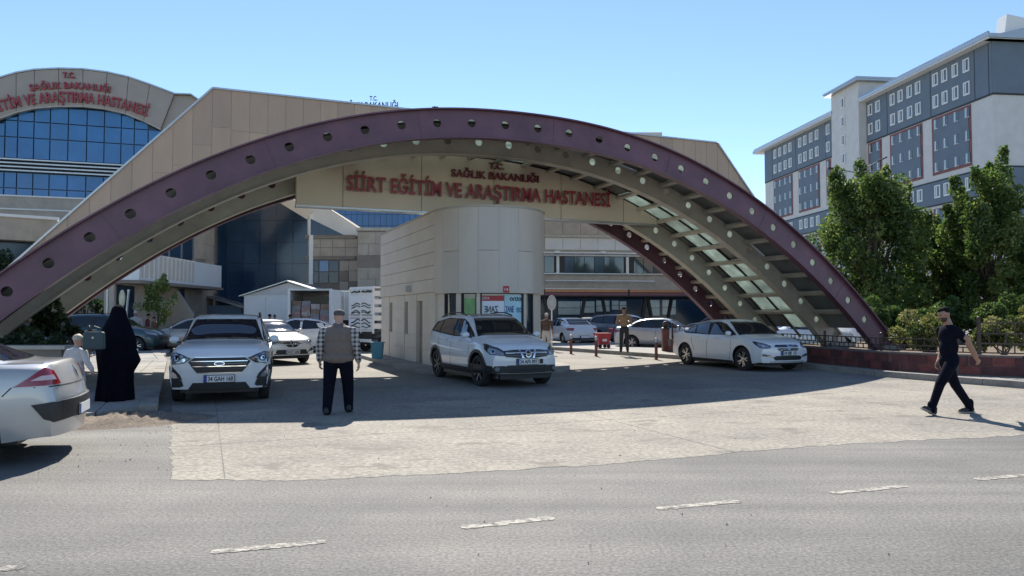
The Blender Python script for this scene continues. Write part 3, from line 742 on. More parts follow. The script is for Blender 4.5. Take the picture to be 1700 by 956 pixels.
for z in np.linspace(z_b+.12, z_a-.12, 4): pbox('louvre', lb_, M_steel, xs_[0], xs_[-1]+.6, -.5, -.05, z-.07, z+.04)
# stepped stone bands below the glass
W_ = lp_(150, 330)[0]+5
for z0, z1, o in ((sill0-1.15, sill0-.02, -.6), (sill0-2.9, sill0-1.2, -1.4), ):
    p = MB(); p.box(xs_[0], W_, o, 6, z0, z1); p.build('stone_band', M_stone, lb_)
    pbox('coping', lb_, M_whitep, xs_[0], W_+.05, o-.08, o+.4, z1-.01, z1+.10)
p = MB(); p.box(xs_[0], W_, -1.0, 6, 0, sill0-2.95); p.build('lower_wall', M_stone, lb_)
# curved lettering on the gable
cxl, czl = lp_(117, 520); 
M_l2 = mat('crimson_letter', (.30, .035, .045), .4)
arc_pts = [lp_(*q) for q in ((-48, 206), (0, 188.5), (50, 176), (100, 173), (150, 175), (200, 183), (248, 196))]
ax_ = np.array([p_[0] for p_ in arc_pts]); az_ = np.array([p_[1] for p_ in arc_pts])
cf = np.polyfit(ax_, az_, 2)
def onarc(dz):
    def f(x):
        z = np.polyval(cf, x)+dz; s = 2*cf[0]*x+cf[1]
        return Matrix.Translation((x, -.62, z)) @ Matrix.Rotation(-atan2(s, 1)*.85, 4, 'Y')
    return f
letters(lb_, 'SİİRT EĞİTİM VE ARAŞTIRMA HASTANESİ', lp_(-68, 200)[0], lp_(246, 190)[0], 0, .82, M_l2, 0, .08, .03, pathf=onarc(0))
letters(lb_, 'SAĞLIK BAKANLIĞI', lp_(54, 150)[0], lp_(185, 150)[0], 0, .52, M_l2, 0, .08, .03, pathf=onarc(1.12))
letters(lb_, 'T.C.', lp_(108, 128)[0], lp_(128, 128)[0], 0, .45, M_l2, 0, .08, .03, pathf=onarc(2.02))
# low entrance canopy in front of it
le = thing('side_entrance', 'low stone entrance block with white cornice at far left behind the arch', 'building', at(40, 522, 46).xyz*Vector((1, 1, 0)), radians(38))
b = MB(); b.box(-6, 1.65, 0, 6, 6.2, 7.6); b.build('lintel', M_stone, le); pbox('cornice', le, M_whitep, -6, 1.75, -.15, 6, 7.6, 7.78)
b = MB(); b.box(.55, 1.65, .3, 5, 0, 6.2); b.build('pillar', M_whitep, le); b = MB(); b.box(1.7, 2.5, -.3, .8, 5.9, 7.55); b.build('pier', M_whitep, le)
b = MB(); b.box(-6, .55, 1.2, 5, 0, 6.15); b.build('dark_recess', M_glassd, le)

# ================================================================== MIDDLE GROUP of lower buildings
sb = thing('stone_wing', 'limestone wing with balcony and strip window left of the dark glass wall', 'building', (-20.15, 50, 0), 0)
b = MB(); b.box(-.5, 0, -12.5, -6, 0, 6.6); b.box(-1.5, 0, -6, 0, 0, 10.8); b.build('wall', M_stone, sb)
for j in range(9):
    for k in range(11):
        if 1.2 < .2+j*1.0 < 9: 
            y0 = -16+k*1.45+(.7 if j % 2 else 0)
            if y0+1.43 > 0 or (y0 < -6 and j > 5) or y0 < -12.5: continue
            if y0 < -3.4 and 3.2 < .2+j*1.0 < 7.2: continue
            pbox('cladding_stone', sb, M_stone if (j*7+k*3) % 5 else M_stoned, 0, .02+.01*((j+k) % 3), y0+.012, y0+1.435, .2+j+.012, 1.2+j-.012)
for k in range(4): pbox('strip_window', sb, M_glassd, 0, .05, -10+k*1.65+.05, -10+(k+1)*1.65-.05, 5.0, 7.1); pbox('window_mullion', sb, M_steel, .0, .09, -10+(k+1)*1.65-.045, -10+(k+1)*1.65+.045, 5.0, 7.1)
b = MB(); b.box(0, 1.3, -12.6, -2.0, 3.35, 4.75); b.build('balcony', M_whitep, sb)
for k in range(3, 16): pbox('balcony_rib', sb, M_beigel, 1.3, 1.34, -14+k*.5+.05, -14+k*.5+.30, 3.5, 4.7)
pbox('balcony_soffit', sb, M_stoned, 0, 1.4, -12.6, -1.9, 3.18, 3.34)
for a, c in ((-12.3, -10.6), (-6.2, -4.6)): pbox('doorway', sb, M_glassd, .04, .07, a, c, 0, 3.1)
bt = MB(); bt.prism([(0, 0), (2.6, 0), (.4, 3.3), (0, 3.3)], -6.9, -6.5, Matrix()); bt.build('buttress', M_stone, sb)

dg_ = thing('dark_glass_building', 'building with a sheer dark blue mirror glass wall behind the white shed', 'building', (-20.9, 51, 0))
b = MB(); b.prism([(0, 0), (6.9, 0), (6.9, 8.5), (4.6, 9.9), (0, 11.5)], .12, 9); b.build('core', M_greyd, dg_)
for i in range(6):
    for j in range(7):
        x0, x1, z0, z1 = i*1.15, (i+1)*1.15, .6+j*1.5, .6+(j+1)*1.5
        q = clip([(x0+.012, z0+.012), (x1-.012, z0+.012), (x1-.012, z1-.012), (x0+.012, z1-.012)], .61, 1, 8.3+.61*6.9)
        if len(q) > 2:
            p = MB(); p.prism(q, .06, .09); o_ = p.build('glass_pane', M_glassd, dg_); o_.rotation_euler = (rr.uniform(-.004, .004), 0, rr.uniform(-.006, .006))
pbeam('sloping_coping', dg_, M_beigel, (6.95, .3, 8.45), (3.0, .3, 10.85), .9, .7); pbox('edge_pier', dg_, M_whitep, 6.92, 7.2, -.1, 1, 0, 8.5)
l_ = MB(); l_.boxM(Matrix.Translation((1.6, -1.2, 2.55)) @ Matrix.Rotation(.28, 4, 'Y') @ Matrix.Diagonal((3.4, 2.2, .12, 1))); l_.build('lean_to_roof', M_steel, dg_)
l_ = MB(); l_.box(.1, 3.0, -2.0, 0, 0, 2.2); l_.build('lean_to', M_grey, dg_)

sx = thing('stepped_stone_block', 'stone block with a triangular window and square blue window beside the dark glass wall', 'building', (-13.65, 51, 0))
def sp_(px, py, Y=51): P = at(px, py, Y); return (P.x+13.65, P.z)
b = MB(); b.prism([sp_(512, 520), sp_(594, 520), sp_(594, 378), sp_(541, 343), sp_(512, 325)], .1, 8); b.build('wall', M_stoned, sx)
p = MB(); p.prism([sp_(511, 392), sp_(511, 330), sp_(525, 334), sp_(594, 379), sp_(594, 392)], -.05, .09); p.build('gable_wall', M_white, sx)
p = MB(); p.prism([sp_(516, 390), sp_(516, 363), sp_(571, 390)], -.09, -.06); p.build('triangular_window', M_glassd, sx)
for k in range(4):
    q = clip(clip([sp_(516, 390), sp_(571, 390), sp_(516, 363)], -1, 0, -(sp_(516+k*14, 380)[0]+.02)), 1, 0, sp_(516+(k+1)*14, 380)[0]-.02)
    if len(q) > 2: p = MB(); p.prism(q, -.12, -.10); p.build('window_pane', M_glassd, sx)
for i in range(4):
    for j in range(2):
        x0 = sp_(511, 400)[0]; x1 = sp_(594, 400)[0]; z0, z1 = sp_(550, 426)[1], sp_(550, 396)[1]
        pbox('cladding_stone', sx, M_stone, x0+(x1-x0)*i/4+.012, x0+(x1-x0)*(i+1)/4-.012, .0, .09, z0+(z1-z0)*j/2+.012, z0+(z1-z0)*(j+1)/2-.012)
for zz in (393, 428): P = sp_(550, zz); pbox('stone_band', sx, M_stoned, sp_(511, 1)[0], sp_(594, 1)[0], -.08, .1, P[1]-.13, P[1]+.13)
for i in range(3):
    for j in range(2):
        a, c = sp_(513+i*16.4, 470), sp_(513+(i+1)*16.4, 432); h_ = (c[1]-a[1])
        pbox('window_pane', sx, M_glassb if i == 1 and j else M_glassd, a[0]+.03, c[0]-.03, .02, .08, a[1]+h_*j/2+.03, a[1]+h_*(j+1)/2-.03)
P0, P1 = sp_(563, 520), sp_(594, 432)
for i in range(2):
    for j in range(5): pbox('cladding_stone', sx, M_stone if (i+j) % 3 else M_stoned, P0[0]+(P1[0]-P0[0])*i/2+.012, P0[0]+(P1[0]-P0[0])*(i+1)/2-.012, .03, .09, P0[1]+(P1[1]-P0[1])*j/5+.012, P0[1]+(P1[1]-P0[1])*(j+1)/5-.012)
pr = thing('stone_pillar_block', 'tall limestone pillar block directly left of the guard booth', 'building', at(593, 522, 49)*Vector((1, 1, 0)))
b = MB(); b.box(0, 3.4, .05, 5, 0, 7.15); b.build('wall', M_stoned, pr)
for j in range(9):
    for i in range(3):
        if j == 6: continue
        off = .5 if j % 2 else 0
        pbox('cladding_stone', pr, M_stone, max(0, i*1.2-off)+.012, i*1.2+1.2-off-.012, 0, .05, .05+j*.78+.012, .05+(j+1)*.78-.012)
pbox('stone_band', pr, M_stoned, -.03, 3.4, -.05, .05, 4.72, 5.5); pbox('coping', pr, M_taupe, -.1, 3.5, -.1, 5, 7.15, 7.35)

# ================================================================== RIGHT LOWER HOSPITAL WING
HO = at(880, 522, 66)*Vector((1, 1, 0)); HA = radians(8)
hw = thing('hospital_wing', 'long low hospital wing with a band of windows behind the right half of the arch', 'building', HO, HA)
hd_ = Vector((cos(HA), sin(HA), 0)); hn = Vector((-hd_.y, hd_.x, 0))
def hp_(px, py, off=0):
    r = ray(px, py); k = (HO+hn*off).dot(hn)/r.dot(hn); P = r*k; return ((P-HO).dot(hd_), P.z+EYE)
zz = [hp_(980, y)[1] for y in (480, 455, 452.5, 426.5, 424, 395, 391, 360)]
b = MB(); b.box(-4, 22, .1, 12, zz[0]-.2, zz[7]); b.build('wall', M_stone, hw)
for i in range(13):
    x0 = hp_(905, 400)[0]+i*1.62
    pbox('facade_panel', hw, M_white, x0+.015, x0+1.605, .02, .1, zz[4]+.5, zz[5]); pbox('facade_panel', hw, M_stone, x0+.015, x0+1.605, .02, .1, zz[6]+.1, zz[7])
b = MB(); b.box(-4, 22, -.12, .1, zz[5]+.02, zz[6]+.06); b.build('cornice', M_taupe, hw)
b = MB(); b.tube([(-3, -.5, zz[4]+.18), (19, -.5, zz[4]+.18)], .07, 8); b.tube([(-3, -.5, zz[4]-.05), (19, -.5, zz[4]-.05)], .04, 8)
for i in range(4): b.box(-2+i*4.2, -1.6+i*4.2, -.55, 0, zz[4]+.15, zz[4]+.35)
b.build('shade_tube', M_whitep, hw)
b = MB(); b.box(-4, 22, .04, .12, zz[2]-.05, zz[4]-.1); b.build('window_recess', M_dark, hw)
for i in range(20):
    x0 = -2.4+i*.92
    if i in (5, 12): pbox('window_post', hw, M_whitep, x0+.2, x0+.45, -.06, .06, zz[2]-.05, zz[4]-.1); continue
    wd = pbox('window', hw, M_glassw if i % 3 else M_glassd, x0+.03, x0+.89, -.01, .03, zz[2], zz[3])
    if i in (1, 2, 6, 8, 10): pbox('curtain', hw, M_pale, x0+.1+.1*(i % 2), x0+.6, .031, .036, zz[2]+.1, zz[3]-.15*(i % 3))
b = MB(); b.box(-4, 22, -.1, .1, zz[2]-.16, zz[2]-.05); b.build('sill', M_steel, hw)
b = MB(); b.tube([hp_(905, 466)[0:1]+(-.25, zz[1]-.62), (hp_(1085, 466)[0], -.25, zz[1]-.62)], .05, 8); b.build('wall_tube_lamp', M_whitep, hw)
b = MB(); b.box(-4, 22, 1.0, 2, 0, zz[0]-.2); b.build('ground_floor_wall', M_glassd, hw)
for px0, px1, y0, y1 in ((927, 963, 500, 522), (964, 987, 500, 519), (990, 1012, 499, 517), (1016, 1027, 499, 514), (1029, 1040, 500, 514), (1078, 1095, 498, 524), (1100, 1122, 498, 522)):
    a, c = hp_(px0, y1, .9), hp_(px1, y0, .9); pbox('bright_opening', hw, M_pale, a[0], c[0], .92, .97, a[1], c[1])  # brightness beyond the porch columns put into the panels' pale colour
    pbox('window_frame', hw, M_dark, a[0], c[0], .88, .96, (a[1]+c[1])/2-.02, (a[1]+c[1])/2+.02)
# wide porch with orange fascia and raking columns
PHo = at(900, 522, 52)*Vector((1, 1, 0))
ph = thing('drop_off_porch', 'wide dark porch with an orange striped edge on raking columns', 'porch', PHo, HA)
zp = [EYE+(522-y)*52/FPX for y in (500, 490, 484, 480)]
b = MB(); b.box(-2, 24, 0, 9, zp[0]+.35, zp[3]); b.build('roof_slab', M_dark, ph)
for i, (x0, x1) in enumerate(((.2, 6.2), (6.35, 13.0), (13.2, 20))):
    pbox('fascia_board', ph, M_orange, x0, x1, -.08, 0, zp[2]-.02+.0, zp[2]+.16); pbox('fascia_board', ph, M_redbr, x0, x1, -.05, 0, zp[1], zp[2]-.06); pbox('fascia_board', ph, M_steel, x0, x1, -.1, 0, zp[2]+.19, zp[3]+.06)
for i, x in enumerate((.6, 3.3, 5.4, 7.6, 8.6, 10.3, 12.6, 14.0, 15.6, 16.6, 18.4, 19.6)):
    lean = .55*(1 if i % 2 else -1)
    pbeam('raking_column', ph, M_dark, (x-lean*.5, 1.0+(i % 3), 0), (x+lean*.5, 1.0+(i % 3), zp[0]+.4), .22, .22, up=Vector((0, 1, 0)))

# ================================================================== RIGHT TOWER BLOCK
TO = Vector((61.3, 95.0, 0)); tv = Vector((-.1093, .994, 0)).normalized()
TA = atan2(-tv.x, tv.y)                                # local y runs along the facade, local -x faces the street
tb = thing('ward_block', 'tall grey and white ward block with red framed window fields at far right', 'building', TO, TA)
ZE, ZD, ZB, ZL = 36.6, 29.95, 20.4, 17.2                # eave, bottom of the grey top floors, low band
def wallb(name, m, y0, y1, z0, z1, x0=0.0, dep=.12): return pbox(name, tb, m, x0, x0+dep, y0, y1, z0, z1)
b = MB(); b.box(.1, 16, -1.2, 63.7, 0, ZE); b.build('wall', M_white, tb)
b = MB(); b.box(16, 60, -1.25, 14, 0, ZE); b.build('end_wall', M_white, tb)
def skin(y0, y1):
    wallb('grey_render', M_grey, y0, y1, ZD, ZE); wallb('joint_band', M_greyd, y0, y1, ZD-.22, ZD, -.03, .15)
    wallb('grey_render', M_grey, y0, y1, ZL, ZB); wallb('joint_band', M_greyd, y0, y1, ZB, ZB+.2, -.03, .15); wallb('joint_band', M_greyd, y0, y1, ZL-.2, ZL, -.03, .15)
skin(-1.2, 26.2); skin(34.6, 63.7)
for z0, z1, m in ((ZD, ZE, M_grey), (ZD-.22, ZD, M_greyd), (14.4, 20.4, M_grey), (20.4, 20.62, M_greyd), (14.2, 14.4, M_greyd)): pbox('grey_render' if m == M_grey else 'joint_band', tb, m, 0, 60, -1.36, -1.24, z0, z1)
for y in (1.82, 10.49, 20.67, -.67, 50.03, 38.95, 60.1): wallb('joint_band', M_greyd, y-.06, y+.06, ZD, ZE, -.02, .15)
# one window of each kind, then copies
def make_window(wd, ht, frame, name='window'):
    f = MB(); e = .16
    if frame:
        f.box(-.10, .03, -wd/2-e, -wd/2, -ht/2-e, ht/2+e); f.box(-.10, .03, wd/2, wd/2+e, -ht/2-e, ht/2+e); f.box(-.10, .03, -wd/2, wd/2, ht/2, ht/2+e); f.box(-.10, .03, -wd/2, wd/2, -ht/2-e, -ht/2)
    f.box(-.07, .02, .05, .13, -ht/2, ht/2); f.box(-.07, .02, -wd/2, wd/2, -ht/2, -ht/2+.07)
    o = f.build(name, M_whitep, tb)
    p = MB(); p.box(-.02, .01, -wd/2, .05, -ht/2, ht/2); p.build('pane', M_glassw, o)
    p = MB(); p.box(-.03, .01, .13, wd/2, -ht/2, ht/2); p.build('pane', M_pale, o)
    return o
winA = make_window(.85, 1.5, True); winB = make_window(.8, 1.35, False); usedw = {}
def put_win(o, y, z, x=0):
    if usedw.get(o): c = copy_tree(o, tb)
    else: c = o; usedw[o] = 1
    c.location = (x, y, z)
cols_R = [25.13, 23.07, 19.25, 17.29, 15.13, 13.19, 9.40, 7.50, 5.39, 3.28]
cols_L = [58.79, 56.6, 54.34, 52.27, 48.3, 46.34, 44.12, 41.97, 38.13]
for y in cols_R+cols_L:
    for z in (35.0, 31.87, 19.0): put_win(winA, y, z, -.0)
for (y0, y1) in ((22.33, 25.92), (12.5, 20.14), (2.7, 10.4), (51.6, 59.7), (41.3, 49.1), (37.4, 38.95)):
    z0, z1 = 21.4, 29.6
    wallb('red_frame', M_redbr, y0, y1, z0, z1, .02, .12); wallb('grey_field', M_grey, y0+.42, y1-.42, z0+.4, z1-.4, -.03, .16)
    for y in cols_R+cols_L:
        if y0 < y < y1:
            for z in (28.6, 25.5, 22.45): put_win(winB, y, z, -.04)
for (y0, y1) in ((22.33, 25.92), (12.5, 20.14), (2.7, 10.4), (51.6, 59.7), (41.3, 49.1)):
    wallb('red_frame', M_redbr, y0, y1, 4, 16.6, .02, .12); wallb('grey_field', M_grey, y0+.42, y1-.42, 4.3, 16.2, -.03, .16)
    for y in cols_R+cols_L:
        if y0 < y < y1:
            for z in (15.8, 12.6, 9.4): put_win(winB, y, z, -.04)
for (y0, y1) in ((-2.2, 26.4), (34.4, 66.5)):
    e_ = MB(); e_.box(-1.3, 17, y0, y1, ZE, ZE+.28); e_.build('eave', M_whitep, tb); e_ = MB(); e_.box(-1.42, -1.28, y0, y1, ZE+.2, ZE+.62); e_.build('gutter', M_steel, tb)
    sn = MB()
    for k in range(int((y1-y0)/.45)): sn.box(-1.3, -1.0, y0+k*.45, y0+k*.45+.2, ZE+.62, ZE+.95)
    tag(sn.build('snow_guard', M_steel, tb), kind='stuff')
    r_ = MB(); r_.prism([(-1.2, ZE+.3), (17, ZE+.3), (8, ZE+2.6)], y0, y1); r_.build('roof', M_steel, tb)
e_ = MB(); e_.box(-1.0, 60, -2.2, -1.2, ZE, ZE+.28); e_.build('eave', M_whitep, tb); e_ = MB(); e_.box(-1.2, 60, -2.35, -2.2, ZE+.15, ZE+.65); e_.build('gutter', M_steel, tb)
r_ = MB(); r_.add([(-1.2, -2.2, ZE+.3), (60, -2.2, ZE+.3), (60, 12, ZE+2.0), (8, 12, ZE+2.0)], [(0, 1, 2, 3)]); r_.build('roof', M_steel, tb)
b = MB(); b.box(-1.3, 12, 26.3, 34.6, 0, 40.0); b.build('stair_tower', M_white, tb)
e_ = MB(); e_.box(-2.2, 13, 25.3, 35.6, 40.0, 40.3); e_.box(-2.3, 13, 25.2, 35.7, 40.3, 40.6); e_.build('eave', M_steel, tb)
for z in (37.73, 34.5, 31.3, 28.15, 25.1, 22.0, 18.9):
    put_win(winA, 30.95, z, -1.36); 
    for dz in (-1.25, 1.25): pass
b = MB(); b.tube([(4.0, -1.0, 37.4), (4.0, -1.0, 38.2)], .5, 10); b.build('roof_vent', M_steel, tb)
du = MB(); du.boxM(Matrix.Translation((3.6, -.5, 38.7)) @ Matrix.Rotation(.15, 4, 'Y') @ Matrix.Diagonal((3.2, 1.6, 2.6, 1))); du.build('roof_duct', M_whitep, tb)
du = MB(); du.box(7.6, 9.2, 0, 1.6, 37.2, 40.3); du.box(7.3, 9.5, -.3, 1.9, 40.3, 40.8); du.build('chimney', M_grey, tb)

# street lamp
lm = thing('street_lamp', 'grey twin arm street lamp rising behind the right hand tree', 'lamp', at(1426, 522, 46)*Vector((1, 1, 0)))
b = MB(); b.tube([(0, 0, 0), (0, 0, 5), (0, 0, EYE+(522-285)*46/FPX)], [.11, .09, .06], 10); b.build('pole', M_lamp, lm)
zt_ = EYE+(522-285)*46/FPX
for (dx, dz, ln) in ((-1.75, .28, 1), (1.85, .95, 1)):
    b = MB(); b.tube([(0, 0, zt_), (dx*.75, 0, zt_+dz*.75), (dx, 0, zt_+dz)], .035, 8); b.build('arm', M_lamp, lm)
    b = MB(); b.boxM(beamM((dx*.72, 0, zt_+dz*.74), (dx*1.02, 0, zt_+dz*1.02), .2, .09)); b.build('lamp_head', M_greyd, lm)

# ================================================================== TREES and shrubs
def leaves(name, mats, parent, blobs, n, size, seed, flat=0.0, wts=(5, 4, 2)):
    r = np.random.default_rng(seed)
    vol = np.array([b_[3]**2 for b_ in blobs]); idx = r.choice(len(blobs), n, p=vol/vol.sum())
    B = np.array([b_[:3] for b_ in blobs]); Rr = np.array([b_[3:6] if len(b_) > 5 else (b_[3],)*3 for b_ in blobs])
    d = r.normal(size=(n, 3)); d /= np.linalg.norm(d, axis=1)[:, None]; rad = r.uniform(.45, 1.08, n)**.6
    c = B[idx]+d*Rr[idx]*rad[:, None]
    a = r.normal(size=(n, 3)); a /= np.linalg.norm(a, axis=1)[:, None]; t = r.normal(size=(n, 3)); bb_ = np.cross(a, t); bb_ /= np.linalg.norm(bb_, axis=1)[:, None]
    s = size*r.uniform(.6, 1.35, n)[:, None]
    v = np.stack([c-a*s, c+bb_*s*.48, c+a*s, c-bb_*s*.48], 1).reshape(-1, 3)
    f = np.arange(4*n).reshape(-1, 4)
    me = bpy.data.meshes.new(name); me.from_pydata(v.tolist(), [], f.tolist())
    for m in mats: me.materials.append(m)
    # clumps share a tone
    tone = r.random(len(blobs)); w_ = np.array(wts)/sum(wts)
    k = np.where(r.random(n) < .55, np.digitize(tone[idx], np.cumsum(w_)[:2]), r.choice(3, n, p=w_))
    me.polygons.foreach_set('material_index', k.astype(int).tolist()); me.update()
    return link(name, me, parent)
def tree(name, label, loc, H, trunk_h, crown, n, size, seed, mats=LEAF, cat='tree', group=None, tr=.14, nb=40):
    r = random.Random(seed); t = thing(name, label, cat, loc, 0, group)
    cx, cy, cz, rx, ry, rz = crown
    tk = MB(); tk.tube([(0, 0, -.05), (.03, .02, trunk_h*.5), (-.02, .04, trunk_h), (cx*.5, cy*.5, cz), (cx, cy, cz+rz*.6)], [tr, tr*.85, tr*.75, tr*.5, tr*.15], 9)
    blobs = []
    for i in range(nb//7):                            # upright sprays break the outline
        ph_ = r.uniform(0, 2*pi); k = r.uniform(.25, .95); x0, y0 = cx+rx*k*cos(ph_), cy+ry*k*sin(ph_); zt_ = cz+rz*sqrt(max(.05, 1-k*k))*r.uniform(.75, 1.12)
        for q in range(4): s = min(rx, ry)*(.17-.035*q); blobs.append((x0+q*.05*cos(ph_), y0+q*.05*sin(ph_), zt_+q*s*1.5-.2, s, s, s*1.5))
        tk.tube([(cx*.3, cy*.3, trunk_h), ((x0+cx)*.5, (y0+cy)*.5, cz), (x0, y0, zt_+.2)], [tr*.35, tr*.2, tr*.05], 6)
    for i in range(nb):
        u_ = r.uniform(-1, 1); ph_ = r.uniform(0, 2*pi); q = sqrt(1-u_*u_); k = r.uniform(.45, 1.0)
        taper = 1-.25*max(0, u_)
        b_ = (cx+rx*k*q*cos(ph_)*taper, cy+ry*k*q*sin(ph_)*taper, cz+rz*k*u_)
        s = r.uniform(.16, .33)*min(rx, ry); blobs.append((*b_, s, s, s*1.25))
        if i % 3 == 0:
            tk.tube([(cx*.3, cy*.3, trunk_h*.9+r.random()*(cz-trunk_h*.9)), ((b_[0]+cx*.3)*.55, (b_[1]+cy*.3)*.55, (b_[2]*.6+trunk_h*.4)), b_], [tr*.4, tr*.25, tr*.06], 6)
    tk.build('trunk', M_bark, t, True)
    leaves('crown', mats, t, blobs, n, size, seed)
    return t
def base(px, Y, z=0): p = at(px, 522, Y); return (p.x, p.y, z)
tree('leafy_tree', 'large dense green tree right of the plum arch foot', base(1452, 36), 9.3, 1.9, (0, 0, 4.6, 2.65, 2.4, 4.0), 40000, .10, 11, nb=105)
tree('leafy_tree', 'tall green tree at the right edge behind the man in black', base(1642, 35), 9.6, 1.9, (.1, 0, 4.7, 1.95, 1.9, 4.2), 33000, .10, 12, nb=90)
tree('leafy_tree', 'lower green tree filling the gap between the two tall right hand trees', base(1552, 38), 7, 1.6, (0, 0, 3.4, 2.2, 1.9, 3.0), 27000, .10, 13, nb=75)
tree('leafy_tree', 'green tree cut by the right edge of the frame', base(1745, 37), 7, 1.5, (0, 0, 3.3, 2.0, 1.9, 3.0), 16000, .09, 14, nb=45)
tree('sapling', 'young tree with pale flowers and leaves coloured as sunlit in front of the stone wing', base(262, 35), 3.2, .9, (0, 0, 2.25, .95, .8, 1.15), 2600, .075, 15, mats=[LEAF[1], LEAF[2], leaf('blossom_sunlit_leaf', (.46, .48, .32))], tr=.045, nb=26)  # paler leaf set: sunlight on the leaves put into the colour, with the blossom
tree('pine_tree', 'soft green conifer behind the left arch foot', base(140, 42), 4, .8, (0, 0, 1.9, 1.9, 1.2, 1.7), 5000, .10, 16, mats=LEAFP, nb=30)
tree('street_tree', 'green tree seen past the left end of the portal', base(-12, 44), 6, 2, (0, 0, 3.9, 1.6, 1.4, 1.5), 4000, .10, 17, mats=LEAFP, nb=24)
def shrub(name, label, loc, blobs, n, size, seed, mats=LEAFY, wts=(5, 4, 2), cat='shrub'):
    t = thing(name, label, cat, loc); r = random.Random(seed); s = MB()
    for b_ in blobs:
        for _ in range(3): s.tube([(r.uniform(-.1, .1), r.uniform(-.1, .1), 0), (b_[0]*.6, b_[1]*.6, b_[2]*.5), (b_[0]+r.uniform(-.1, .1), b_[1], b_[2]+r.uniform(0, b_[3]*.6))], [.02, .014, .005], 5)
    s.build('stem', M_bark, t); bl = []
    for b_ in blobs:
        for _ in range(9): bl.append((b_[0]+r.gauss(0, .45)*b_[3], b_[1]+r.gauss(0, .4)*b_[3], max(.15, b_[2]+r.gauss(0, .4)*b_[3]), b_[3]*r.uniform(.3, .55)))
    leaves('foliage', mats, t, bl, n, size, seed, wts=wts); return t
shrub('flowering_shrub', 'round yellow green shrub behind the railing left of the man in black', base(1538, 21.5, .45), [(-.3, 0, .55, .5), (.3, .2, .7, .5), (.0, -.2, .35, .45)], 5200, .05, 21)
shrub('flowering_shrub', 'wide yellow green shrub behind the railing right of the man in black', base(1665, 20.5, .45), [(-.5, 0, .6, .45), (.1, .2, .8, .5), (.6, .1, .85, .5)], 6500, .05, 22, wts=(4, 4, 3))
shrub('flowering_shrub', 'low shrub between the plum arch foot and the yellow green shrub', base(1500, 24, .45), [(0, 0, .4, .35)], 1500, .05, 23)
shrub('dark_shrub', 'dark bushy shrub growing against the left arch foot', base(72, 17.2, .2), [(-.35, .1, .9, .42), (.15, 0, 1.25, .5), (.55, .1, .95, .38), (0, 0, .6, .45)], 4200, .07, 24, mats=LEAFD)
shrub('hedge', 'low dark hedge along the planter behind the silver sedan', base(18, 14.6, .1), [(-.9, .1, .75, .5), (-.3, 0, .85, .5), (.3, .1, .8, .45), (.8, .1, .7, .38)], 6500, .05, 25, mats=LEAFD, cat='hedge')
lpw = thing('stone_planter', 'dark stone planter around the left arch foot behind the silver sedan', 'planter', base(35, 14.2))
pw = MB(); pw.box(-2.2, 1.0, -.35, -.1, 0, .95); pw.build('front_wall', M_stoned, lpw); pw = MB(); pw.box(-2.3, 1.1, -.42, -.02, .95, 1.02); pw.build('coping', M_taupe, lpw)
railing('iron_railing', 'dark iron railing beside the left planter in front of the teal car', [tuple(base(70, 19.5)[:2]), tuple(base(135, 20.6)[:2]), tuple(base(160, 23)[:2])], .1, [.35, .75, 1.12], .55, 2.4)

shrub('tall_bush', 'dark green bush growing under the large leafy tree behind the arch foot', base(1478, 30, .3), [(-.7, 0, 1.0, .6), (.1, .2, 1.3, .65), (.8, 0, .9, .55)], 6500, .075, 31, mats=[LEAF[0], LEAF[0], LEAF[1]])
shrub('tall_bush', 'dark green bush behind the shrub left of the man in black', base(1575, 29, .3), [(-.8, 0, 1.1, .65), (.1, .2, 1.3, .65), (.9, 0, 1.0, .6)], 7000, .075, 32, mats=[LEAF[0], LEAF[0], LEAF[1]])
shrub('tall_bush', 'dark green bush behind the wide shrub at the right edge', base(1680, 28, .3), [(-.8, 0, 1.2, .65), (.2, .2, 1.4, .65), (1.0, 0, 1.1, .6)], 7000, .075, 33, mats=[LEAF[0], LEAF[0], LEAF[1]])
# ================================================================== CARS
def pchip(pts):
    xs = np.array([p[0] for p in pts], float); ys = np.array([p[1] for p in pts], float)
    h = np.diff(xs); dl = np.diff(ys)/h; n = len(xs); d = np.zeros(n); d[0], d[-1] = dl[0], dl[-1]
    for i in range(1, n-1):
        if dl[i-1]*dl[i] > 0: w1, w2 = 2*h[i]+h[i-1], h[i]+2*h[i-1]; d[i] = (w1+w2)/(w1/dl[i-1]+w2/dl[i])
    def f(x):
        x = min(max(x, xs[0]), xs[-1]); i = min(max(int(np.searchsorted(xs, x))-1, 0), n-2); t = (x-xs[i])/h[i]
        return float((1+2*t)*(1-t)**2*ys[i]+t*(1-t)**2*h[i]*d[i]+t*t*(3-2*t)*ys[i+1]+t*t*(t-1)*h[i]*d[i+1])
    return f
def sst(a, b, x): t = min(max((x-a)/(b-a), 0), 1); return t*t*(3-2*t)

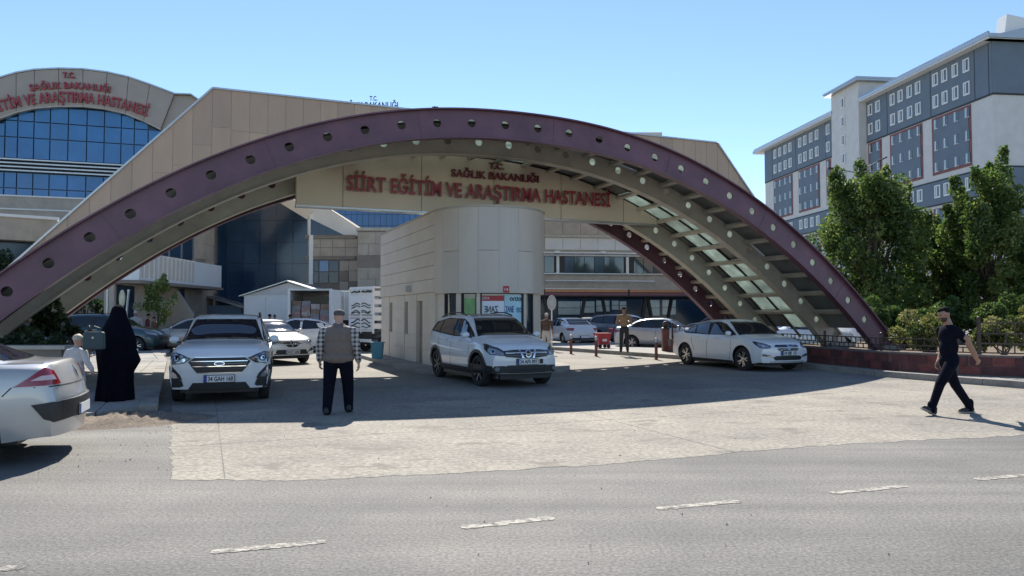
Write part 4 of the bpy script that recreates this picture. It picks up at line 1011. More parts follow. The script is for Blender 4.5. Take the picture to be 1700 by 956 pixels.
class Car:
    def __init__(s, label, loc, head, spec, pm, group=None, name='parked_car', wheels=True, rim=None, detail=True):
        s.sp = sp = spec; s.pm = pm; s.d = detail
        s.root = thing(name, label, 'car', loc, head, group)
        s.W = sp['W']/2; s.r = sp['r']; s.xf, s.xr = sp['top'][-1][0], sp['top'][0][0]; s.wb = sp['wb']/2
        s.top, s.belt = pchip(sp['top']), pchip(sp['belt'])
        s.body(); s.wheels(rim or M_rim)
    def bot(s, x):
        sp = s.sp; z = sp.get('sill', .2); e = 1
        z += .10*sst(s.xf-.75, s.xf, x)*sp.get('fl', .6)+.16*sst(-(s.xr+.75), -s.xr, -x)*sp.get('rl', .8)
        ar = s.r+sp.get('gap', .055)
        for c in (s.wb, -s.wb):
            if abs(x-c) < ar: z = max(z, s.r+sqrt(ar*ar-(x-c)**2))
        return z
    def wid(s, x):
        k = 1
        for (e, L, a) in ((s.xf, s.sp.get('fL', 1.1), s.sp.get('fa', .12)), (s.xr, s.sp.get('rL', .9), s.sp.get('ra', .10))):
            t = max(0, 1-abs(e-x)/L); k -= a*t**2.2
        return s.W*k
    def section(s, x):
        zb, zs, zt, W = s.bot(x), s.belt(x), s.top(x), s.wid(x); zs = max(min(zs, zt-.012), zb+.05); g = zt-zs
        k = sst(.10, .34, g); wr = W*s.sp.get('wr', .70); lo = s.sp.get('sill', .2)
        def side(z):                                   # side bulge by absolute height
            t = min(max((z-lo)/(zs-lo+1e-6), 0), 1); return W*(.935+.065*min(1, t/.38)**.6-.055*max(0, (t-.55)/.45)**2)
        P = [(side(zb)-.05, zb-.0), (side(zb)-.006, zb+.004)]
        for f in (.12, .3, .5, .68, .84, .95): z = zb+(zs-zb)*f; P.append((side(z), z))
        ys = side(zs); P.append((ys-.012, zs))
        hood = [(.955, .22), (.90, .48), (.80, .72), (.64, .88), (.34, .975), (0, 1)]
        cabz = [.30, .62, .86, .955, .99, 1.0]; yr = [ys+(wr-ys)*.32, ys+(wr-ys)*.68, wr, wr-.075, wr*.5, 0]
        for (hy, hz), cz, cy in zip(hood, cabz, yr): P.append((ys*hy*(1-k)+cy*k, zs+g*(hz*(1-k)+cz*k)))
        return P
    def warp(s, x, y, z):
        q = abs(y)/s.W; bf, br = s.sp.get('bowf', .22), s.sp.get('bowr', .18)
        ar = s.r+.06; x -= bf*q**2.4*sst(min(s.wb+ar*.8, s.xf-.42), s.xf, x)*(1 if abs(z) < 9 else 1); x += br*q**2.6*sst(min(s.wb+ar*.8, -s.xr-.42), -s.xr, -x)
        # noses lean: bumper proud of bonnet edge
        zn = s.sp.get('noseZ', .5); x -= s.sp.get('nose', .10)*((z-zn)/.4)**2*sst(s.xf-.35, s.xf, x)*(1 if z > zn else .6)
        zr = s.sp.get('tailZ', .55); x += s.sp.get('tail', .05)*((z-zr)/.4)**2*sst(-(s.xr+.3), -s.xr, -x)
        return x
    def body(s):
        ar = s.r+s.sp.get('gap', .055); X = set(np.linspace(s.xr, s.xf, 64).round(4))
        for c in (s.wb, -s.wb):
            X = {x for x in X if abs(abs(x-c)-ar) > .03}
            X |= {round(c+ar*cos(pi*k/18), 4) for k in range(19)} | {round(c-ar-.006, 4), round(c+ar+.006, 4)}
        for e in (s.xf, s.xr): X |= {round(e-np.sign(e)*q, 4) for q in (.008, .03, .07, .12)}
        X = sorted(X); mb = MB(); S = [s.section(x) for x in X]; n = len(S[0]); m = 2*n-1
        for x, P in zip(X, S):
            R_ = [(-y, z) for y, z in P]+[(y, z) for y, z in P[-2::-1]]
            for (y, z) in R_: mb.v.append((s.warp(x, y, z), y, z))
        for i in range(len(X)-1):
            for j in range(m-1): mb.f.append((i*m+j, i*m+j+1, (i+1)*m+j+1, (i+1)*m+j)); mb.m.append(1 if j in (0, m-2) else 0)
        for (ii, x) in ((0, X[0]), (len(X)-1, X[-1])):
            P = S[ii]; o = len(mb.v); q = 14
            for (y, z) in P:
                for k in range(q+1): yy = -y+2*y*k/q; mb.v.append((s.warp(x, yy, z), yy, z))
            for j in range(n-1):
                for k in range(q): a = o+j*(q+1)+k; mb.f.append((a, a+1, a+q+2, a+q+1) if ii else (a, a+q+1, a+q+2, a+1)); mb.m.append(0)
        bm_ = bpy.data.meshes.new('body'); bm_.from_pydata(mb.v, [], mb.f); bm_.materials.append(s.pm); bm_.materials.append(M_blackp); bm_.polygons.foreach_set('material_index', mb.m)
        b = bmesh.new(); b.from_mesh(bm_); bmesh.ops.remove_doubles(b, verts=b.verts, dist=.0008); bmesh.ops.recalc_face_normals(b, faces=b.faces)
        s.bvh = BVHTree.FromBMesh(b); b.to_mesh(bm_); b.free()
        bm_.polygons.foreach_set('use_smooth', [True]*len(bm_.polygons)); bm_.set_sharp_from_angle(angle=radians(32))
        s.bo = link('body', bm_, s.root)
        u = MB(); wi = s.W-.30
        u.box(s.xr+.5, s.xf-.18, -wi, wi, .19, .62); u.box(-s.wb+ar+.02, s.wb-ar-.02, -s.W+.08, s.W-.08, .17, .5)
        u.box(s.wb+ar*.9, s.xf-.22, -s.W+.22, s.W-.22, .2, .55); u.box(s.xr+.3, -s.wb-ar*.9, -s.W+.25, s.W-.25, .36, .6)
        u.build('underbody', M_blackp, s.root)
    def wheels(s, rm):
        r = s.r; tw = .205; rr_ = r*.69
        ty = MB(); prof_ = [(rr_, -tw/2+.02), (rr_+.02, -tw/2), (r-.02, -tw/2+.006), (r, -tw/2+.03), (r, tw/2-.03), (r-.02, tw/2-.006), (rr_+.02, tw/2), (rr_, tw/2-.02), (rr_-.01, 0)]
        RX = Matrix.Rotation(pi/2, 4, 'X'); ty.lathe(prof_+[prof_[0]], 30, RX); tm = ty.mesh('tyre', M_rubber, True, 40)
        rmb = MB(); RO = Matrix.Rotation(pi/2, 4, 'X')
        rmb.lathe([(rr_, tw/2-.025), (rr_-.02, tw/2-.02), (rr_-.03, tw/2-.06), (rr_-.035, -.02), (0, -.03)], 30, RO, 1)
        ns = s.sp.get('spokes', 5); dbl = s.sp.get('dbl', 1)
        for k in range(ns):
            for o_ in ((-.10, .10) if dbl else (0,)):
                a = 2*pi*k/ns+o_; a2 = 2*pi*k/ns+o_*2.1
                p0 = Vector((.03*cos(a), -(tw/2-.055), .03*sin(a))); p1 = Vector(((rr_-.012)*cos(a2), -(tw/2-.03), (rr_-.012)*sin(a2)))
                rmb.beam(p0, p1, .03 if dbl else .05, .028, 0, up=Vector((0, 1, 0)))
        rmb.lathe([(.055, tw/2-.045), (.05, tw/2-.03), (0, tw/2-.028)], 14, RO, 0)
        rmsh = rmb.mesh('rim', [rm, M_blackp], False)
        for x in (s.wb, -s.wb):
            for sd in (-1, 1):
                w = bpy.data.objects.new('wheel', None); COL.objects.link(w); w.parent = s.root; w.location = (x, sd*(s.W-tw/2-.035), r)
                if sd > 0: w.rotation_euler = (0, 0, pi)
                if x > 0 and s.sp.get('steer'): w.rotation_euler = (0, 0, w.rotation_euler[2]+s.sp['steer'])
                link('tyre', tm, w); link('rim', rmsh, w)
    # ---- patches laid on the body: outline (a, z) seen along a horizontal direction
    def patch(s, name, m, poly, yaw, off=.006, anchor=(0, 0), parent=None, smooth=True, res=.07):
        o = Vector((cos(yaw), sin(yaw), 0)); ax = Vector((-sin(yaw), cos(yaw), 0)); C = Vector((*anchor, 0))
        pts = []
        for i in range(len(poly)):
            p, q = poly[i], poly[(i+1) % len(poly)]; L = sqrt((q[0]-p[0])**2+(q[1]-p[1])**2); k = max(1, int(L/res))
            for j in range(k): pts.append(Vector((p[0]+(q[0]-p[0])*j/k, p[1]+(q[1]-p[1])*j/k)))
        nb = len(pts); ed = [(i, (i+1) % nb) for i in range(nb)]
        x0, x1 = min(p.x for p in pts), max(p.x for p in pts); z0, z1 = min(p.y for p in pts), max(p.y for p in pts)
        def ins(P):
            c = False
            for i in range(nb):
                a, b = pts[i], pts[i-1]
                if (a.y > P.y) != (b.y > P.y) and P.x < (b.x-a.x)*(P.y-a.y)/(b.y-a.y)+a.x: c = not c
            return c
        bp = pts[:]
        for i in range(1, int((x1-x0)/res)+1):
            for j in range(1, int((z1-z0)/res)+1):
                P = Vector((x0+i*res, z0+j*res))
                if ins(P) and min((P-q).length for q in bp) > res*.4: pts.append(P)
        v2, _, f2, _, _, _ = delaunay_2d_cdt(pts, ed, [list(range(nb))], 1, 1e-5)
        out = []; last = None
        for P in v2:
            src = C+ax*P.x+Vector((0, 0, P.y))+o*4
            h, nrm, _, _ = s.bvh.ray_cast(src, -o)
            if h is None or nrm.dot(o) < .08:
                ref = C+ax*P.x+Vector((0, 0, P.y))+o*(((h-C).dot(o)) if h is not None else (last if last is not None else s.W))
                h, nrm, _, _ = s.bvh.find_nearest(ref)
            last = (h-C).dot(o); out.append((h, nrm))
        # boundary skirt
        cnt = {}
        for f in f2:
            for i in range(len(f)): e = (f[i], f[(i+1) % len(f)]); cnt[tuple(sorted(e))] = cnt.get(tuple(sorted(e)), 0)+1
        mb = MB(); mb.v = [tuple(h+n_*off) for h, n_ in out]; mb.f = [tuple(f) for f in f2]; n0 = len(mb.v); mb.v += [tuple(h-n_*.012) for h, n_ in out]
        for f in f2:
            for i in range(len(f)):
                a, b = f[i], f[(i+1) % len(f)]
                if cnt[tuple(sorted((a, b)))] == 1: mb.f.append((b, a, a+n0, b+n0))
        mb.m = [0]*len(mb.f)
        return mb.build(name, m, parent or s.root, smooth=smooth, angle=50)
    def side(s, name, m, xz, sd, off=.006, parent=None, **k):     # xz in car x; sd=+1 left, -1 right
        poly = [(-x*sd, z) for x, z in xz]
        return s.patch(name, m, poly, sd*pi/2, off, parent=parent, **k)
    def both(s, name, m, xz, off=.006, **k): return [s.side(name, m, xz, sd, off, **k) for sd in (-1, 1)]
    def front(s, name, m, yz, off=.006, **k): return s.patch(name, m, yz, 0, off, **k)
    def rear(s, name, m, yz, off=.006, **k): return s.patch(name, m, [(-y, z) for y, z in yz], pi, off, **k)
    def sym(s, fn, name, m, yz, off=.006, **k): return [fn(name, m, yz, off, **k), fn(name, m, [(-y, z) for y, z in yz][::-1], off, **k)]
    def corner(s, name, m, az, sd, yaw=40, ax=.30, ay=.68, off=.008, **k):
        poly = [(a*sd, z) for a, z in az]
        return s.patch(name, m, poly if sd > 0 else poly[::-1], sd*radians(yaw), off, anchor=(s.xf-ax, sd*ay), **k)
    def rcorner(s, name, m, az, sd, yaw=40, ax=.28, ay=.70, off=.010, **k):
        poly = [(a*sd, z) for a, z in az]
        return s.patch(name, m, poly if sd > 0 else poly[::-1], pi-sd*radians(yaw), off, anchor=(s.xr+ax, sd*ay), **k)
    def line(s, name, pts, sd, w=.012, off=.003):                 # thin groove strip on the side
        for (a, b) in zip(pts, pts[1:]):
            d = Vector((b[0]-a[0], b[1]-a[1])); nn = Vector((-d.y, d.x)).normalized()*w/2
            s.side(name, M_gap, [(a[0]+nn.x, a[1]+nn.y), (b[0]+nn.x, b[1]+nn.y), (b[0]-nn.x, b[1]-nn.y), (a[0]-nn.x, a[1]-nn.y)], sd, off, res=.12)
    def surf(s, yaw, a, z, off=0):
        o = Vector((cos(yaw), sin(yaw), 0)); ax = Vector((-sin(yaw), cos(yaw), 0)); h = s.bvh.ray_cast(ax*a+Vector((0, 0, z))+o*4, -o)[0]
        return (h if h is not None else Vector((0, 0, z)))+o*off
    def plate(s, yaw, z, txt, w=.52, h=.115, a=0, tilt=0):
        p = s.surf(yaw, a, z, .022); M = Matrix.Translation(p) @ Matrix.Rotation(yaw+pi/2, 4, 'Z') @ Matrix.Rotation(tilt, 4, 'X')
        b = MB(); b.box(-w/2-.012, w/2+.012, .002, .03, -h/2-.012, h/2+.012); f = b.build('plate_holder', M_blackp, s.root, M=M)
        b = MB(); b.box(-w/2, w/2, -.004, .004, -h/2, h/2); pl_ = b.build('number_plate', M_plate, s.root, M=M)
        b = MB(); b.box(-w/2, -w/2+.045, -.007, -.003, -h/2, h/2); b.build('plate_band', M_eub, pl_)
        if txt: word(pl_, txt, .022, -h*.33, h*.66, M_ink, Matrix.Translation((0, -.007, 0)), .002, .03, w*.84)
    def mirror(s, x, z, m=None):
        for sd in (-1, 1):
            p = s.surf(sd*pi/2, -x*sd, z); b = MB()
            b.lathe([(0, -.075), (.05, -.068), (.078, -.02), (.075, .03), (.045, .066), (0, .075)], 12, Matrix.Translation((x-.0, p.y+sd*.13, z+.05)) @ Matrix.Rotation(pi/2, 4, 'X') @ Matrix.Diagonal((.75, .95, 1.25, 1)))
            o = b.build('mirror', m or s.pm, s.root, True); b = MB(); b.beam((x+.03, p.y-sd*.02, z-.01), (x+.01, p.y+sd*.1, z+.02), .05, .03); b.build('mirror_arm', M_blackp, o)
    def handles(s, xs, z):
        for x in xs:
            for sd in (-1, 1):
                p = s.surf(sd*pi/2, -x*sd, z); b = MB(); b.tube([(x-.09, p.y+sd*.008, z), (x-.06, p.y+sd*.028, z+.004), (x+.06, p.y+sd*.028, z+.004), (x+.09, p.y+sd*.008, z)], .013, 6); b.build('door_handle', s.pm, s.root, True)
    def wind(s, xc, xt, zc, zt, bw=.90, tw=.78, rear=False, name=None, m=None, curve=.03):
        """windscreen or rear window between cowl (xc,zc) and header (xt,zt)"""
        yb = s.wid(xc)*(.80 if not rear else .72)*bw/.9; yt = s.W*s.sp.get('wr', .7)-.085; nu, nv = 18, 16; mb = MB(); sg = -1 if rear else 1
        for off in (.011, -.012):
            for i in range(nv+1):
                v = i/nv
                for j in range(nu+1):
                    u = -1+2*j/nu; y = u*(yb+(yt-yb)*v); x = xc+(xt-xc)*v-sg*.10*u*u*(1-v*.6)+sg*.03*(1-v)
                    h, nrm, _, _ = s.bvh.ray_cast(Vector((x, y, 4)), Vector((0, 0, -1))); mb.v.append(tuple(h+nrm*off))
        K = nu+1; N0 = K*(nv+1)
        for i in range(nv):
            for j in range(nu): q = i*K+j; mb.f.append((q, q+1, q+K+1, q+K)); mb.m.append(0)
        ring = [j for j in range(K)]+[i*K+nu for i in range(1, nv+1)]+[nv*K+j for j in range(nu-1, -1, -1)]+[i*K for i in range(nv-1, 0, -1)]
        for a_, b_ in zip(ring, ring[1:]+ring[:1]): mb.f.append((a_, b_, b_+N0, a_+N0)); mb.m.append(0)
        return mb.build(name or ('rear_window' if rear else 'windscreen'), m or M_cglass, s.root, smooth=True, angle=50)
    def rails(s, x0, x1, m=None):
        for sd in (-1, 1):
            pts = []
            for k in range(9):
                x = x0+(x1-x0)*k/8; y = sd*(s.W*s.sp.get('wr', .7)-.02); z = s.top(x)-.03+.055*min(1, 4*min(k, 8-k)/8)
                pts.append((x, y, z))
            b = MB(); b.tube(pts, .016, 6); b.build('roof_rail', m or M_dark, s.root, True)
    def common(s, glass, door, sill=True, pillars=(), m=None):
        for sd in (-1, 1):
            s.side('window_surround', M_gap, [(x, z) for x, z in glass[0]], sd, .003)
            for q in glass[1:]: s.side('side_window', m or M_cglass, q, sd, .007)
            for d_ in door: s.line('door_gap', d_, sd)
        for sd in (-1, 1): s.side('sill_trim', M_blackp, [(-s.wb+s.r+.07, .205), (s.wb-s.r-.07, .205), (s.wb-s.r-.075, .27), (-s.wb+s.r+.075, .27)], sd, .008)
def ell(cx, cz, rx, rz, n=16): return [(cx+rx*cos(2*pi*k/n), cz+rz*sin(2*pi*k/n)) for k in range(n)]
def heading(fx, fy): return atan2(fy, fx)
def axle(px, py, d): pass

# ---------- silver saloon at left, seen from behind its rear left corner
SED = dict(W=1.78, wb=2.69, r=.315, sill=.24, top=[(-2.30, .70), (-2.27, .98), (-2.18, 1.075), (-1.78, 1.09), (-1.0, 1.37), (-.45, 1.45), (0, 1.46), (.4, 1.38), (1.1, 1.0), (1.6, .93), (2.0, .80), (2.16, .66)],
           belt=[(-2.30, .66), (-2.2, .98), (-1.7, 1.02), (0, .93), (1.0, .90), (1.6, .84), (2.0, .72), (2.16, .58)], bowr=.22, tail=.07, tailZ=.55, rl=.25, ra=.14)
hA = heading(-.945, -.325)
cA = Car('silver saloon seen from behind at the left edge with red tail lamp', (-7.24, 8.04, 0), hA, SED, M_ps, name='saloon_car')
for sg_ in (1, -1):
    cA.rcorner('tail_lamp', M_tail, [(-.25, .83), (-.06, .975), (.03, 1.02), (.14, .985), (.21, .84)], sg_, off=.012)
    cA.rcorner('tail_lamp_band', M_tailw, [(-.12, .89), (-.03, .94), (.11, .94), (.14, .89)], sg_, off=.018)
    cA.rcorner('bumper_trim', M_blackp, [(-.12, .635), (.04, .655), (.40, .66), (.40, .46), (.06, .44), (-.02, .48)], sg_, off=.020)
cA.rear('bumper_trim', M_blackp, [(-.62, .46), (.62, .46), (.62, .66), (-.62, .66)], .022)
cA.plate(pi, .52, '', a=0)
cA.line('boot_gap', [(-1.58, 1.075), (-2.16, 1.065)], 1); cA.line('wing_gap', [(-1.80, .83), (-1.72, .74)], 1)
cA.rear('boot_gap', M_gap, [(-.80, .815), (.80, .815), (.80, .828), (-.80, .828)], .003)
cA.wind(-1.72, -.95, 1.095, 1.35, bw=.80, rear=True)
cA.common([[(-1.52, 1.08), (-.9, 1.33), (-.3, 1.40), (.15, 1.38), (.95, .99), (-.4, .985), (-1.3, 1.02)], [(-.95, 1.04), (-.78, 1.31), (-.3, 1.36), (-.25, 1.0)], [(-.19, 1.36), (.15, 1.34), (.82, 1.0), (-.17, .995)]], [[(-.22, .98), (-.25, .3)], [(-1.02, .95), (-.95, .7), (-.82, .45)]])
cA.handles((-.75, .2), .86); cA.mirror(.78, 1.0)
cA.rear('badge', M_chrome, [(-.05, .93), (0, .86), (.05, .93), (0, 1.0)], .012)

# ---------- white compact SUV facing the street on the left lane
ECO = dict(W=1.765, wb=2.52, r=.335, sill=.24, gap=.06, wr=.72, top=[(-2.02, .9), (-1.98, 1.25), (-1.82, 1.48), (-1.4, 1.57), (-.4, 1.61), (.05, 1.59), (.32, 1.51), (1.0, 1.13), (1.5, 1.07), (1.9, .985), (2.03, .88)],
           belt=[(-2.02, .85), (-1.5, 1.08), (0, 1.0), (.95, .99), (1.5, .965), (1.9, .88), (2.03, .80)], bowf=.20, nose=.05, noseZ=.62, fa=.06, fl=.3)
fE = Vector((.30, -.954, 0)); aF = Vector((-5.46, 14.02, 0)); oE = aF-fE*1.26
cE = Car('white compact SUV with plate 34 GAH 168 facing the street by the left kerb', oE, heading(fE.x, fE.y), ECO, M_pw, name='suv')
cE.wind(.98, .34, 1.15, 1.49, bw=.93)
cE.front('grille', M_blackp, [(-.44, .64), (-.37, .56), (.37, .56), (.44, .64), (.52, .755), (.42, .83), (-.42, .83), (-.52, .755)], .014)
cE.front('grille_frame', M_chrome, [(-.42, .838), (.42, .838), (.42, .828), (-.42, .828)], .022); cE.front('grille_bar', M_chrome, [(-.47, .772), (.47, .772), (.465, .758), (-.465, .758)], .024); cE.front('grille_bar', M_chrome, [(-.45, .682), (.45, .682), (.445, .668), (-.445, .668)], .024)
cE.front('grille_bar', M_chrome, [(-.37, .568), (.37, .568), (.37, .556), (-.37, .556)], .022)
cE.front('grille_bar', M_lensd, [(-.46, .725), (.46, .725), (.46, .715), (-.46, .715)], .02); cE.front('grille_bar', M_lensd, [(-.42, .63), (.42, .63), (.42, .62), (-.42, .62)], .02)
bd = cE.front('badge', M_chrome, ell(0, .722, .088, .038), .034); cE.front('badge_field', M_eub, ell(0, .722, .076, .028), .038, parent=cE.root)
pB = cE.surf(0, 0, .722, .05); word(cE.root, 'Ford', 0, -.016, .028, M_chrome, Matrix.Translation(pB) @ Matrix.Rotation(pi/2, 4, 'Z'), .002, .02, .09)
for sg_ in (1, -1):
    P_ = lambda q: [(y*sg_, z) for y, z in q]
    cE.front('headlight_bezel', M_lensd, P_([(.46, .815), (.60, .73), (.80, .70), (.86, .80), (.86, .93), (.74, .92)]), .010)
    cE.front('headlight', M_lens, P_([(.52, .80), (.62, .75), (.78, .72), (.83, .80), (.83, .905), (.75, .90)]), .016)
    cE.front('headlight_lamp', M_cglass, ell(.72*sg_, .81, .06, .055), .021); cE.front('headlight_ring', M_chrome, ell(.72*sg_, .81, .035, .033), .026); cE.front('headlight_lamp', M_chrome, ell(.60*sg_, .785, .035, .03), .022)
    cE.front('fog_lamp_housing', M_blackp, P_([(.62, .44), (.80, .44), (.86, .50), (.86, .68), (.80, .68), (.66, .53)]), .012)
    cE.front('fog_lamp', M_lens, P_([(.68, .47), (.77, .47), (.81, .53), (.80, .60), (.72, .54)]), .02)
    cE.front('bumper_corner', M_blackp, P_([(.56, .235), (.84, .235), (.86, .46), (.63, .43)]), .010); cE.corner('bumper_corner', M_blackp, [(-.14, .235), (.40, .235), (.42, .46), (-.14, .46)], sg_, off=.012)
cE.front('lower_grille', M_blackp, [(-.52, .27), (.52, .27), (.44, .385), (-.44, .385)], .012)
cE.plate(0, .455, '34 GAH 168', w=.50)
cE.mirror(.62, 1.06); cE.rails(-1.5, .15)
cE.common([[(-1.75, 1.22), (-1.5, 1.46), (-.5, 1.53), (.1, 1.49), (.85, 1.08), (-.4, 1.06), (-1.5, 1.12)], [(-.9, 1.12), (-.95, 1.47), (-.4, 1.50), (-.35, 1.09)], [(-.28, 1.50), (.1, 1.46), (.75, 1.09), (-.27, 1.09)]], [[(-.32, 1.05), (-.32, .35)], [(.72, 1.05), (.76, .6), (.7, .35)]])
cE.both('arch_trim', M_blackp, [(1.26+.455*cos(pi*k/10), .335+.455*sin(pi*k/10)) for k in range(11)]+[(1.26+.408*cos(pi*k/10), .335+.408*sin(pi*k/10)) for k in range(10, -1, -1)], .010)
for y in (-.35, .25):
    b = MB(); p = cE.surf(0, y, 1.17, .01); q = cE.surf(0, y-.42, 1.22, .012); b.tube([p, q], .008, 5); b.build('wiper', M_blackp, cE.root)

# ---------- white crossover in front of the booth
QQ = dict(W=1.78, wb=2.70, r=.35, sill=.26, gap=.06, wr=.70, spokes=7, dbl=0, top=[(-2.22, .9), (-2.18, 1.2), (-2.0, 1.46), (-1.5, 1.575), (-.5, 1.625), (.1, 1.61), (.42, 1.52), (1.15, 1.13), (1.6, 1.05), (2.02, .92), (2.19, .78)],
          belt=[(-2.22, .85), (-2.0, 1.18), (-1.5, 1.14), (0, 1.03), (1.05, 1.0), (1.6, .93), (2.02, .82), (2.19, .70)], bowf=.24, nose=.05, noseZ=.55, fa=.14, bowr=.2, steer=.06)
fQ = Vector((.43, -.903, 0)); oQ = Vector((-.72-1.865, 16.63+19.07, 0))/2+Vector((.903, .43, 0))*.78
cQ = Car('white crossover with dark roof and black lower bumper in front of the guard booth', oQ, heading(fQ.x, fQ.y), QQ, M_pw2, name='crossover', rim=M_rimd)
cQ.wind(1.13, .42, 1.15, 1.50, bw=.90)
cQ.front('grille', M_blackp, [(-.56, .80), (-.50, .68), (-.2, .655), (.2, .655), (.50, .68), (.56, .80), (.3, .825), (-.3, .825)], .012)
for k in range(3): cQ.front('grille_bar', M_lensd, [(-.5, .70+k*.04), (.5, .70+k*.04), (.5, .712+k*.04), (-.5, .712+k*.04)], .018)
for sg_ in (1, -1):
    P_ = lambda q: [(y*sg_, z) for y, z in q]
    cQ.front('grille_strut', M_chrome, P_([(.10, .655), (.145, .655), (.215, .825), (.175, .825)]), .026)
    cQ.corner('headlight_bezel', M_lensd, [(-.27, .70), (-.28, .77), (-.10, .87), (.22, .95), (.30, .95), (.24, .84), (.08, .73)], sg_, off=.010)
    cQ.corner('headlight', M_lens, [(-.23, .715), (-.24, .76), (-.08, .83), (.10, .87), (.14, .80), (.04, .74)], sg_, off=.015)
    cQ.corner('headlight_lamp', M_chrome, ell(0, .79, .05, .05), sg_, off=.021); cQ.corner('headlight_lamp', M_cglass, ell(0, .79, .033, .033), sg_, off=.026)
    cQ.front('fog_lamp', M_lens, ell(.68*sg_, .42, .05, .045), .03)
cQ.front('lower_bumper', M_blackp, [(-.86, .26), (.86, .26), (.88, .50), (.6, .45), (.45, .50), (-.45, .50), (-.6, .45), (-.88, .50)], .014)
cQ.both('lower_bumper', M_blackp, [(1.74, .27), (2.12, .27), (2.12, .49), (1.9, .47), (1.76, .50)], .013)
for k in range(2): cQ.front('bumper_slot', M_gap, [(-.42, .33+k*.06), (.42, .33+k*.06), (.42, .355+k*.06), (-.42, .355+k*.06)], .02)
cQ.front('badge', M_chrome, ell(0, .735, .072, .072), .034); cQ.front('badge_field', M_blackp, ell(0, .735, .054, .054), .037); pB = cQ.surf(0, 0, .735, .052)
b = MB(); b.box(-.07, .07, -.004, .004, -.016, .016); b.build('badge_bar', M_chrome, cQ.root, M=Matrix.Translation(pB) @ Matrix.Rotation(pi/2, 4, 'Z')); word(cQ.root, 'NISSAN', 0, -.010, .02, M_ink, Matrix.Translation(pB+Vector((.006, 0, 0))) @ Matrix.Rotation(pi/2, 4, 'Z'), .001, .02, .11)
cQ.plate(0, .575, '34 AFS 097', w=.50, a=-.02)
b = MB(); p = cQ.surf(0, .33, .575, .02); b.box(-.02, .02, -.03, .03, -.05, .05); b.build('sensor_box', M_blackp, cQ.root, M=Matrix.Translation(p))
cQ.mirror(.80, 1.08); cQ.handles((-.62, .32), .99); cQ.rails(-1.6, .1)
cQ.common([[(-2.0, 1.20), (-1.75, 1.42), (-.9, 1.52), (.1, 1.50), (.35, 1.42), (.98, 1.09), (-.2, 1.08), (-1.5, 1.16)], [(-1.86, 1.22), (-1.7, 1.38), (-1.25, 1.46), (-1.22, 1.17)], [(-1.15, 1.17), (-1.18, 1.47), (-.35, 1.51), (-.3, 1.11)], [(-.22, 1.51), (.1, 1.475), (.32, 1.39), (.86, 1.1), (-.22, 1.105)]], [[(-.26, 1.07), (-.28, .36)], [(.86, 1.08), (.9, .7), (.8, .38)], [(-1.16, 1.13), (-1.1, .85), (-.98, .7)]])
for c in (1.35, -1.35): cQ.both('arch_trim', M_blackp, [(c+.48*cos(pi*k/10), .35+.48*sin(pi*k/10)) for k in range(11)]+[(c+.414*cos(pi*k/10), .35+.414*sin(pi*k/10)) for k in range(10, -1, -1)], .010)
cQ.both('sill_cladding', M_blackp, [(-.9, .27), (.9, .27), (.9, .40), (-.9, .40)], .012)
rf_ = MB(); 
for i in range(13):
    x = -1.75+2.05*i/12
    for j in range(9):
        y = (-1+2*j/8)*cQ.W*.61; h = cQ.bvh.ray_cast(Vector((x, y, 4)), Vector((0, 0, -1)))[0]; rf_.v.append((x, y, h.z+.006))
for i in range(12):
    for j in range(8): k = i*9+j; rf_.f.append((k, k+1, k+10, k+9)); rf_.m.append(0)
rf_.build('dark_roof', M_cglass, cQ.root, True)
b = MB(); b.tube([(-1.5, 0, 1.58), (-1.62, 0, 1.72)], .008, 5); b.build('aerial', M_blackp, cQ.root)

# ---------- white saloon by the red wall
VOL = dict(W=1.86, wb=2.72, r=.335, sill=.2, wr=.68, spokes=5, top=[(-2.28, .75), (-2.24, 1.0), (-2.1, 1.07), (-1.75, 1.10), (-1.0, 1.37), (-.4, 1.455), (.05, 1.46), (.45, 1.385), (1.2, 1.02), (1.7, .93), (2.1, .80), (2.25, .68)],
           belt=[(-2.28, .70), (-2.2, .97), (-1.7, 1.0), (0, .93), (1.1, .91), (1.7, .84), (2.1, .72), (2.25, .62)], bowf=.23, nose=.05, noseZ=.5, fa=.12, bowr=.2)
fV = Vector((.375, -.927, 0)); oV = Vector((5.62, 23.75, 0))+fV*1.36+Vector((.927, .375, 0))*.80
cV = Car('white saloon with silver multi spoke rims parked beside the red planter wall', oV, heading(fV.x, fV.y), VOL, M_pw, name='saloon_car')
cV.wind(1.17, .45, 1.045, 1.37, bw=.90)
cV.wind(-1.72, -.98, 1.105, 1.36, bw=.80, rear=True)
cV.front('grille', M_blackp, [(-.36, .64), (-.30, .58), (.30, .58), (.36, .64), (.42, .715), (.36, .745), (-.36, .745), (-.42, .715)], .012); cV.front('grille_frame', M_chrome, [(-.36, .755), (.36, .755), (.36, .743), (-.36, .743)], .018)
for k in range(3): cV.front('grille_bar', M_lensd, [(-.36, .615+k*.035), (.36, .615+k*.035), (.36, .627+k*.035), (-.36, .627+k*.035)], .018)
cV.front('badge', M_chrome, ell(0, .665, .055, .055), .03); cV.front('badge_field', M_blackp, ell(0, .665, .04, .04), .033); cV.front('badge_slash', M_chrome, [(-.30, .60), (-.27, .60), (.30, .735), (.27, .735)], .024)
